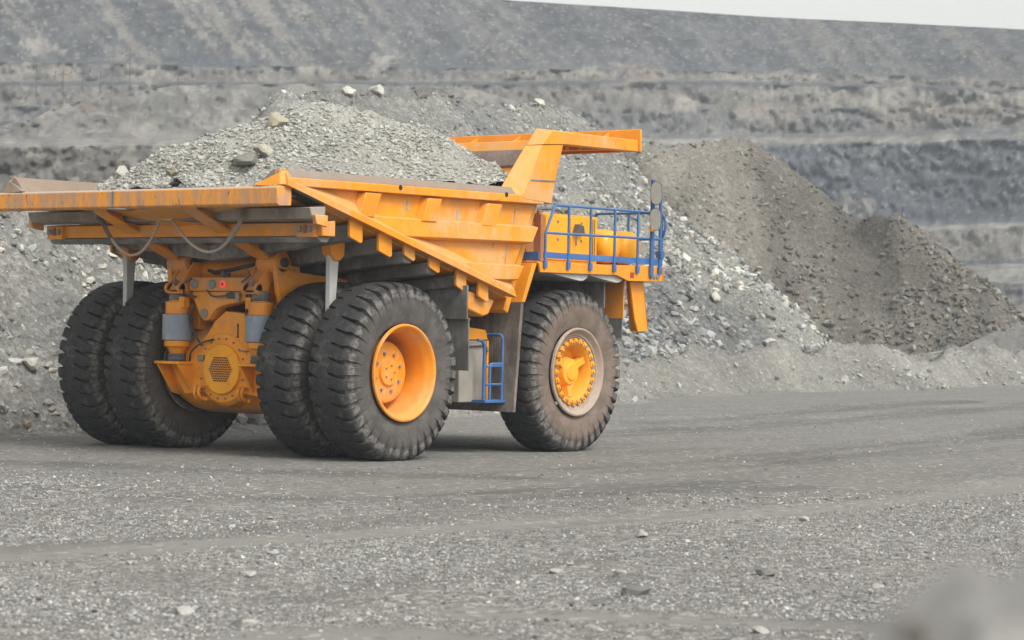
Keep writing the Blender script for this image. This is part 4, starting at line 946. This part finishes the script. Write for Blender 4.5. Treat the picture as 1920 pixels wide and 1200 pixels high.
# fill stays inside the tray: below the rims the surface follows the rim, ahead it follows the headboard
def load_z(x, y):
    z = load_h(x, y); return np.maximum(z, vz(x, y)+.12)
Z = load_z(X, Y); front = 4.24+(Z-4.98)*.55+.06
F = grid_faces(len(lx), len(ly)); ok = (X <= front).ravel(); F = F[ok[F].all(1)]
def load_tint(x, y, z):
    b = fbm(x*.8, y*.8, None, 611, 4); return np.stack([1+.10*b, 1+.10*b, 1+.08*b], 1)
M_loadbase = rubble_ground('crushed_load_fines', (.325, .324, .295), (.41, .408, .37), 14, .4)
used = np.unique(F); rm = np.full(X.size, -1); rm[used] = np.arange(len(used)); V = np.stack([X.ravel(), Y.ravel(), Z.ravel()], 1)[used]
load = np_mesh('rock_load', V, rm[F], M_loadbase, True, {'tint': load_tint(V[:, 0], V[:, 1], V[:, 2])}); tag(load, 'heaped load of crushed pale grey rock filling the orange truck tray', 'rock load')
n = 60000; x = RNG.uniform(-2.6, 4.7, n); y = RNG.uniform(-3.05, 3.05, n); z = load_z(x, y)
k = (x < 4.24+(z-4.98)*.55) & (z > vz(x, y)+.16) & (RNG.uniform(0, 1, n) < np.clip(.45+.75*fbm(x*1.0, y*1.0, None, 613, 4), .10, 1)); x, y, z = x[k], y[k], z[k]
s = .013+.075*RNG.uniform(0, 1, len(x))**6
lr = scatter('loose_rocks', np.stack([x, y, z], 1), s, M_loadrock, .75, (.74, 1.18), load, .38, .35, 615, .025); lr['kind'] = 'stuff'
def on_load(px, py):
    d = np.arange(36, 48, .01); P = at(px, py, d); hit = (P[:, 2] < load_z(P[:, 0], P[:, 1])) & (np.abs(P[:, 1]) < 3.05) & (P[:, 0] > -2.6); k = np.argmax(hit) if hit.any() else len(d)//2
    p = P[k]; return p[0], p[1], float(load_z(np.array([p[0]]), np.array([p[1]]))[0])
for i, (px, py, s, lab, t, sq, r) in enumerate([(520, 192, .30, 'tan crumbly boulder on the very top of the truck load', (.88, .82, .66), (1, .85, .95), .4), (463, 308, .34, 'dark sharp-edged slab lying on the near slope of the load', (.52, .52, .50), (1.3, .7, .55), .9),
        (495, 290, .26, 'pale block resting above the dark slab on the load', (1.0, .98, .88), (1.2, .8, .6), .3), (322, 328, .17, 'small brown-grey stone on the load above the tail lip', (.6, .56, .44), (1.1, .8, .6), 0), (228, 332, .20, 'rounded pale block at the left corner of the load', (1.05, 1.04, .98), (1, .9, .8), .2), (140, 346, .18, 'pale block lying on the tail floor at the left of the load', (1.05, 1.0, .9), (1.4, .8, .7), .7)]):
    if i == 5: p = (-1.25, 2.55, 4.62)
    else: p = on_load(px, py)
    boulder('rock', lab, (p[0], p[1], p[2]+s*.22), s, M_loadrock, 640+i, 'rock', 'large rocks in the truck load', t, 9, sq, r)

# ------------------------------------------------------------------ blurred rubble mound beside the camera
f2 = _fw[:2]/np.linalg.norm(_fw[:2]); r2 = _rt[:2]
def cp(u, v, z): return (CAM[0]+u*f2[0]+v*r2[0], CAM[1]+u*f2[1]+v*r2[1], z)
FM = [(cp(2.35, .41, 2.02), cp(2.5, .48, 2.03)), (cp(2.3, .56, 2.10), cp(2.4, .95, 2.18))]
c0 = cp(2.3, .6, 0)
M_mound = rubble_ground('near_mound_rock', (.22, .217, .21), (.31, .306, .296), 6, .4)
fm, FH = heap('rubble_mound', 'blurred grey rubble mound close to the camera at the lower right corner', 'rubble mound', FM, .95, (c0[0]-3.2, c0[0]+3.2, c0[1]-3.2, c0[1]+3.2), .05, M_mound, .05, None, 701, .3)

heap_rocks(fm, FH, 2600, (c0[0]-2.6, c0[0]+2.6, c0[1]-2.6, c0[1]+2.6), .015, .06, M_stone, 704, 2.5, 1., 3, .9, (.35, 1.0))
# ------------------------------------------------------------------ the far pit walls
def strata(name, xs, rows, mat, seed, amp=1., jit=2., sub=8, pal=None):
    """rows: (pixel heights at the xs knots, depth at the knots, colour) from the bottom up; gives a rough terraced wall in true distance"""
    px = np.arange(xs[0], xs[-1]+1, 4.)
    rows = [(np.interp(px, xs, r[0]), np.interp(px, xs, r[1]), np.array(r[2], float), r[3]) for r in rows]
    PX = []; PY = []; DD = []; CC = []; RR = []
    for a, b in zip(rows, rows[1:]):
        n = max(2, int(np.max(np.abs(a[0]-b[0]))/sub))
        for k in range(n):
            t = k/n; PX.append(px); PY.append(a[0]*(1-t)+b[0]*t); DD.append(a[1]*(1-t)+b[1]*t); CC.append(np.tile(b[2], (len(px), 1))); RR.append(np.full(len(px), b[3]*min(1, 3*t+.15)))
    a = rows[-1]; PX.append(px); PY.append(a[0]); DD.append(a[1]); CC.append(np.tile(a[2], (len(px), 1))); RR.append(np.full(len(px), .4*a[3]))
    PX, PY, DD, CC, RR = np.array(PX), np.array(PY), np.array(DD), np.array(CC), np.array(RR)
    wob = fbm(PX*.006, PY*.02, None, seed, 4)
    PY = PY+RR*jit*(fbm(PX*.02, PY*.05, None, seed+1, 4)+.5*fbm(PX*.11, PY*.11, None, seed+8, 3))
    DD = DD*(1+.016*amp*RR*fbm(PX*.022, PY*.03, None, seed+2, 5)+.009*amp*RR*fbm(PX*.11, PY*.10, None, seed+3, 4)); DD = DD+np.arange(len(DD))[:, None]*.02
    V = at(PX.ravel(), PY.ravel(), DD.ravel())
    col = CC.reshape(-1, 3); x, y = PX.ravel(), PY.ravel()
    if pal: col = pal(x, y, col, RR.ravel())
    o = np_mesh(name, V, grid_faces(*PX.shape), mat, True, {'tint': np.clip(col, .02, .7)})
    return o
def wall_mat():
    t = NT('pit_wall_rock'); a = t.noise(.35, 8, .7); b = t.noise(.06, 6, .65); v = t.sep(t.voro(1.9, 'F1', 'Color'))[0]
    c = t.attr('tint'); d = t.noise(1.1, 8, .78); e = t.noise(.16, 9, .72, stretch=(1, 1, .45)); w = t.sep(t.voro(.55, 'F1', 'Color'))[0]
    c = t.mix(t.ramp(a, .32, .68), t.mix(1., c, (.80, .80, .81), 'MULTIPLY'), t.mix(1., c, (1.22, 1.21, 1.18), 'MULTIPLY'))
    c = t.mix(t.ramp(d, .54, .68, 0, .42), c, t.mix(1., c, (.52, .53, .56), 'MULTIPLY')); c = t.mix(t.ramp(d, .33, .45, .42, 0), c, t.mix(1., c, (1.55, 1.52, 1.46), 'MULTIPLY'))
    c = t.mix(t.ramp(e, .55, .70, 0, .35), c, t.mix(1., c, (.62, .65, .72), 'MULTIPLY'))
    c = t.mix(t.ramp(v, .86, .97, 0, .45), c, (.29, .28, .26));
    t.bump(t.math('ADD', a, d), .35, .5); return t.out(c, .95, 0, .1)
M_wall = wall_mat()
GREYS = (.13, .131, .132); SPOIL = (.088, .092, .099); BEIGE = (.148, .141, .130); PALE = (.20, .196, .184); BLUE = (.094, .102, .117); DARK = (.078, .084, .092)
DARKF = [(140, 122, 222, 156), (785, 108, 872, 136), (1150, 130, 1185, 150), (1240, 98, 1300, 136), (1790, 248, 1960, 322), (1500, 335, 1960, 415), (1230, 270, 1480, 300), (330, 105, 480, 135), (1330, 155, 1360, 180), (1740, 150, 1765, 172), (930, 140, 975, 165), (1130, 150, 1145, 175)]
PALEF = [(48, 76, 112, 99), (28, 118, 68, 146), (240, 125, 290, 150), (694, 106, 742, 132), (1270, 182, 1305, 206), (1335, 138, 1540, 150), (1530, 166, 1730, 200), (1830, 172, 1960, 206), (1080, 120, 1110, 136), (1440, 165, 1500, 185), (560, 125, 610, 140), (1560, 370, 1640, 405)]
TANF = [(1640, 196, 1960, 236), (1150, 120, 1240, 160), (90, 118, 130, 150), (1380, 200, 1500, 230), (780, 215, 900, 240)]
def wall_pal(x, y, c, r):
    n = fbm(x*.014, y*.03, None, 901, 5); m = fbm(x*.07, y*.09, None, 902, 5, 2.1, .62); c = c*(1+.12*n+.20*m)[:, None]
    jx, jy = x+14*fbm(x*.06, y*.06, None, 911, 4), y+9*fbm(x*.06, y*.07, None, 912, 4)
    # streaks of tipped spoil on the upper slope, running down to the right
    up = sstep(150, 110, y-.02*(x-960)); sx = x-.95*y
    q = .55*fbm(sx*.012, y*.0025, None, 903, 3)+.6*fbm((sx+9*m)*.045, y*.006, None, 904, 4)+.55*fbm((sx+6*m)*.13, y*.012, None, 906, 3)
    st = sstep(.16, .72, q)*up*.7*(.55+.45*sstep(900, 500, x)); c = c*(1-st[:, None])+np.array((.21, .198, .178))*st[:, None]
    dk = sstep(.2, .8, -q)*up; c = c*(1-.16*dk[:, None])
    cut = np.clip(r*1.3, 0, 1)*(1-up); g = fbm(x*.10, y*.025, None, 907, 4)+.5*fbm((x+.6*y)*.16, y*.05, None, 908, 3)
    c = c*(1+.12*g*cut)[:, None]
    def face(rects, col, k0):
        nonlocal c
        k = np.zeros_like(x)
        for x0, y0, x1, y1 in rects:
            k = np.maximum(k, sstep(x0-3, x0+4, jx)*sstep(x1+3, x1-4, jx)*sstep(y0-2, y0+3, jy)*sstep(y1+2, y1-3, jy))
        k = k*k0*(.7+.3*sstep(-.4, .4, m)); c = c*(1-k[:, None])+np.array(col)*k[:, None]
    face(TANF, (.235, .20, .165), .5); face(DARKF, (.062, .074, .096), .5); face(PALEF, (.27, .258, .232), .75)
    p = fbm(x*.05, y*.10, None, 905, 5, 2.1, .6); k = sstep(.35, .75, p)*cut*.35; c = c*(1-k[:, None])+np.array(BEIGE)*1.1*k[:, None]
    k = sstep(.35, .75, -p)*cut*.22; c = c*(1-k[:, None])+np.array((.085, .095, .112))*k[:, None]
    return c
XS = [-1700, 0, 480, 960, 1250, 1440, 1700, 1920, 3500]
def K(*v): return list(v)
def D(f): return [1.3*f*k for k in (1, 1, 1.02, 1.06, 1.08, 1.1, 1.08, 1.04, .9)]
rows = [(K(770, 770, 770, 770, 770, 770, 770, 770, 790), D(190), GREYS, .5), (K(560, 560, 560, 560, 540, 530, 530, 530, 530), D(202), GREYS, .6), (K(500, 500, 500, 500, 500, 500, 497, 494, 480), D(217), PALE, .3),
        (K(480, 480, 480, 480, 485, 485, 490, 486, 470), D(221), BLUE, .8), (K(430, 430, 430, 430, 432, 436, 432, 424, 408), D(225), BEIGE, .9), (K(418, 418, 418, 418, 420, 424, 421, 414, 398), D(234), PALE, .4), (K(405, 405, 405, 405, 408, 414, 413, 405, 385), D(237), BLUE, .9),
        (K(330, 330, 330, 330, 345, 350, 340, 330, 310), D(241), BLUE, 1.), (K(262, 262, 262, 262, 272, 270, 266, 262, 245), D(244), BLUE, 1.), (K(246, 246, 246, 246, 258, 256, 252, 244, 228), D(247), PALE, .3),
        (K(240, 240, 240, 240, 252, 250, 247, 238, 220), D(257), GREYS, .6), (K(200, 200, 200, 200, 205, 205, 205, 205, 190), D(259), GREYS, 1.), (K(160, 160, 160, 160, 155, 160, 165, 174, 165), D(262), BEIGE, 1.), (K(152, 152, 152, 152, 148, 152, 158, 168, 158), D(269), DARK, .5),
        (K(125, 118, 124, 130, 132, 138, 142, 152, 146), D(271), BEIGE, 1.), (K(118, 112, 118, 122, 126, 134, 138, 148, 142), D(281), SPOIL, .5), (K(60, 38, 38, 60, 70, 80, 88, 96, 90), D(287), SPOIL, .35), (K(58, 34, 33, 56, 66, 77, 85, 93, 88), D(291), SPOIL, .3),
        (K(-140, -95, -48, 2, 20, 33, 45, 56, 70), D(297), SPOIL, .25), (K(-141, -96, -49, 1, 19, 32, 44, 55, 69), D(420), SPOIL, .1)]
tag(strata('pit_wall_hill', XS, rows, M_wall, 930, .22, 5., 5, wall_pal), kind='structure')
# nearer terrace on the left: dark cut face, a road on top, a tipped bank above it
def left_pal(x, y, c, r):
    n = fbm(x*.012, y*.03, None, 941, 5); m = fbm(x*.06, y*.08, None, 942, 4); c = c*(1+.16*n+.18*m)[:, None]
    q = fbm((x+.5*y)*.02, y*.012, None, 943, 4); k = sstep(.3, .7, q)*.35; c = c*(1-k[:, None])+np.array((.29, .28, .255))*k[:, None]
    w = sstep(70, 20, x)*sstep(200, 180, y)*.0; red = sstep(.3, .6, fbm(x*.03, y*.05, None, 945, 3))*sstep(260, 150, x)*sstep(250, 190, y)*.6; c = c*(1-red[:, None])+np.array((.22, .175, .14))*red[:, None]
    return c
XL = [-1500, -60, 0, 60, 110, 330, 640, 900, 1000]
rows = [(K(760, 760, 760, 760, 760, 760, 760, 760, 760), K(126, 126, 126, 126, 126, 126, 128, 132, 134), (.118, .116, .110), .4), (K(520, 520, 520, 520, 520, 520, 520, 520, 520), K(134, 134, 134, 134, 134, 134, 136, 140, 142), (.118, .116, .110), .6), (K(275, 274, 274, 274, 274, 272, 272, 272, 272), K(141, 141, 141, 141, 141, 143, 145, 149, 151), (.118, .116, .110), 1.),
        (K(268, 266, 266, 266, 266, 263, 262, 262, 262), K(144, 144, 144, 144, 144, 146, 148, 152, 154), (.22, .217, .205), .25), (K(262, 261, 260, 260, 260, 258, 258, 258, 258), K(158, 158, 158, 158, 158, 160, 162, 166, 168), (.205, .204, .196), .5),
        (K(236, 236, 234, 226, 196, 160, 156, 170, 200), K(160, 160, 160, 160, 162, 166, 168, 172, 172), (.165, .166, .162), .8), (K(238, 238, 236, 229, 199, 163, 159, 173, 203), K(172, 172, 172, 174, 176, 180, 182, 186, 184), (.165, .166, .162), .5)]
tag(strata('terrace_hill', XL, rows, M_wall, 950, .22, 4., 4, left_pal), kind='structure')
# sloping haul ramp at the far right
rows = [(K(780, 780, 780, 780, 790), K(118, 120, 120, 118, 116), (.16, .158, .152), .4), (K(668, 655, 600, 560, 520), K(124, 126, 132, 136, 140), (.165, .163, .156), .3), (K(662, 640, 578, 535, 500), K(134, 138, 146, 150, 152), (.22, .214, .195), .5), (K(664, 642, 580, 537, 502), K(150, 150, 158, 160, 162), (.22, .214, .195), .5)]
tag(strata('haul_ramp', [1700, 1800, 1900, 1980, 3200], rows, M_wall, 960, .6, 3., 5, None), kind='structure')
# poles of the power line on the far left bench
M_pole = NT('weathered_pole').out((.13, .127, .122), .9)
for i, (px, y0, y1, dep, lab) in enumerate([(68, 163, 120, 215, 'thin weathered pole at the far left of the bench power line'), (118, 163, 128, 216, 'thin pole, second from the left on the far bench'), (155, 162, 126, 218, 'thin pole in front of the dark blue rock face'), (188, 162, 132, 219, 'short thin pole right of the dark blue rock face'), (243, 162, 92, 222, 'tall thin pole rising above the others on the bench'), (334, 160, 122, 224, 'rightmost thin pole standing on the far bench')]):
    b = at(px, y0+12, dep); t_ = at(px, y1, dep); h = float(np.linalg.norm(t_-b))
    p = MB(); p.rev([(0, .045), (h, .035)], (0, 0, 0), 'z', 8); p.box(-.03, .03, -.5, .5, h-.6, h-.54)
    for y_ in (-.7, 0, .7): p.rev([(h-.48, .05), (h-.28, .05)], (0, y_, 0), 'z', 6)
    o = p.build('utility_pole', M_pole, None, 0, loc=tuple(b)); o.rotation_euler = (0, 0, .7); tag(o, lab, 'utility pole', 'poles along the far bench')
# ------------------------------------------------------------------ light, sky, air
SUN_EL, SUN_AZ = R_(48), R_(-104)     # azimuth in the scene's x-y plane: over the right side of the truck, slightly ahead
w = bpy.data.worlds.new('World'); scene.world = w; w.use_nodes = True; nt = w.node_tree; bg = nt.nodes['Background']
sky = nt.nodes.new('ShaderNodeTexSky'); sky.sky_type = 'NISHITA'; sky.sun_disc = False; sky.sun_elevation = SUN_EL; sky.sun_rotation = math.pi/2-SUN_AZ
sky.dust_density = 2.9; sky.air_density = 1.2; sky.ozone_density = .6
hs = nt.nodes.new('ShaderNodeHueSaturation'); hs.inputs['Saturation'].default_value = .06
nt.links.new(sky.outputs[0], hs.inputs['Color']); mx = nt.nodes.new('ShaderNodeMix'); mx.data_type = 'RGBA'; mx.blend_type = 'MULTIPLY'; mx.inputs[0].default_value = 1; mx.inputs[7].default_value = (1.035, 1.0, .935, 1)
nt.links.new(hs.outputs[0], mx.inputs[6]); nt.links.new(mx.outputs[2], bg.inputs['Color']); bg.inputs['Strength'].default_value = .15
sun = bpy.data.lights.new('sun', 'SUN'); so = bpy.data.objects.new('sun', sun); C.objects.link(so)
sun.energy = 1.55; sun.angle = R_(22); sun.color = (1, .972, .935)
d = Vector((math.cos(SUN_EL)*math.cos(SUN_AZ), math.cos(SUN_EL)*math.sin(SUN_AZ), math.sin(SUN_EL)))
so.rotation_euler = d.to_track_quat('Z', 'Y').to_euler(); so.location = d*60+Vector((0, 0, 20))
g = MB(); g.box(-120, 780, -120, 780, -3, 150)
hz = bpy.data.materials.new('haze_air'); hz.use_nodes = True; t = hz.node_tree; t.nodes.remove(t.nodes['Principled BSDF'])
pv = t.nodes.new('ShaderNodeVolumePrincipled'); pv.inputs['Color'].default_value = (.80, .90, 1.0, 1); pv.inputs['Density'].default_value = .00054; pv.inputs['Anisotropy'].default_value = .2
t.links.new(pv.outputs[0], t.nodes['Material Output'].inputs['Volume'])
if HAZE: tag(g.build('haze', hz, None, 0, 0), kind='stuff')
vs = scene.view_settings; vs.view_transform = 'Standard'; vs.look = 'None'; vs.exposure = .52; vs.gamma = 1; vs.use_curve_mapping = False
cy = scene.cycles; cy.use_denoising = True; cy.max_bounces = 6; cy.volume_bounces = 1; cy.diffuse_bounces = 3; cy.transparent_max_bounces = 6
cy.use_adaptive_sampling = True; cy.adaptive_threshold = .015; cy.caustics_reflective = False; cy.caustics_refractive = False
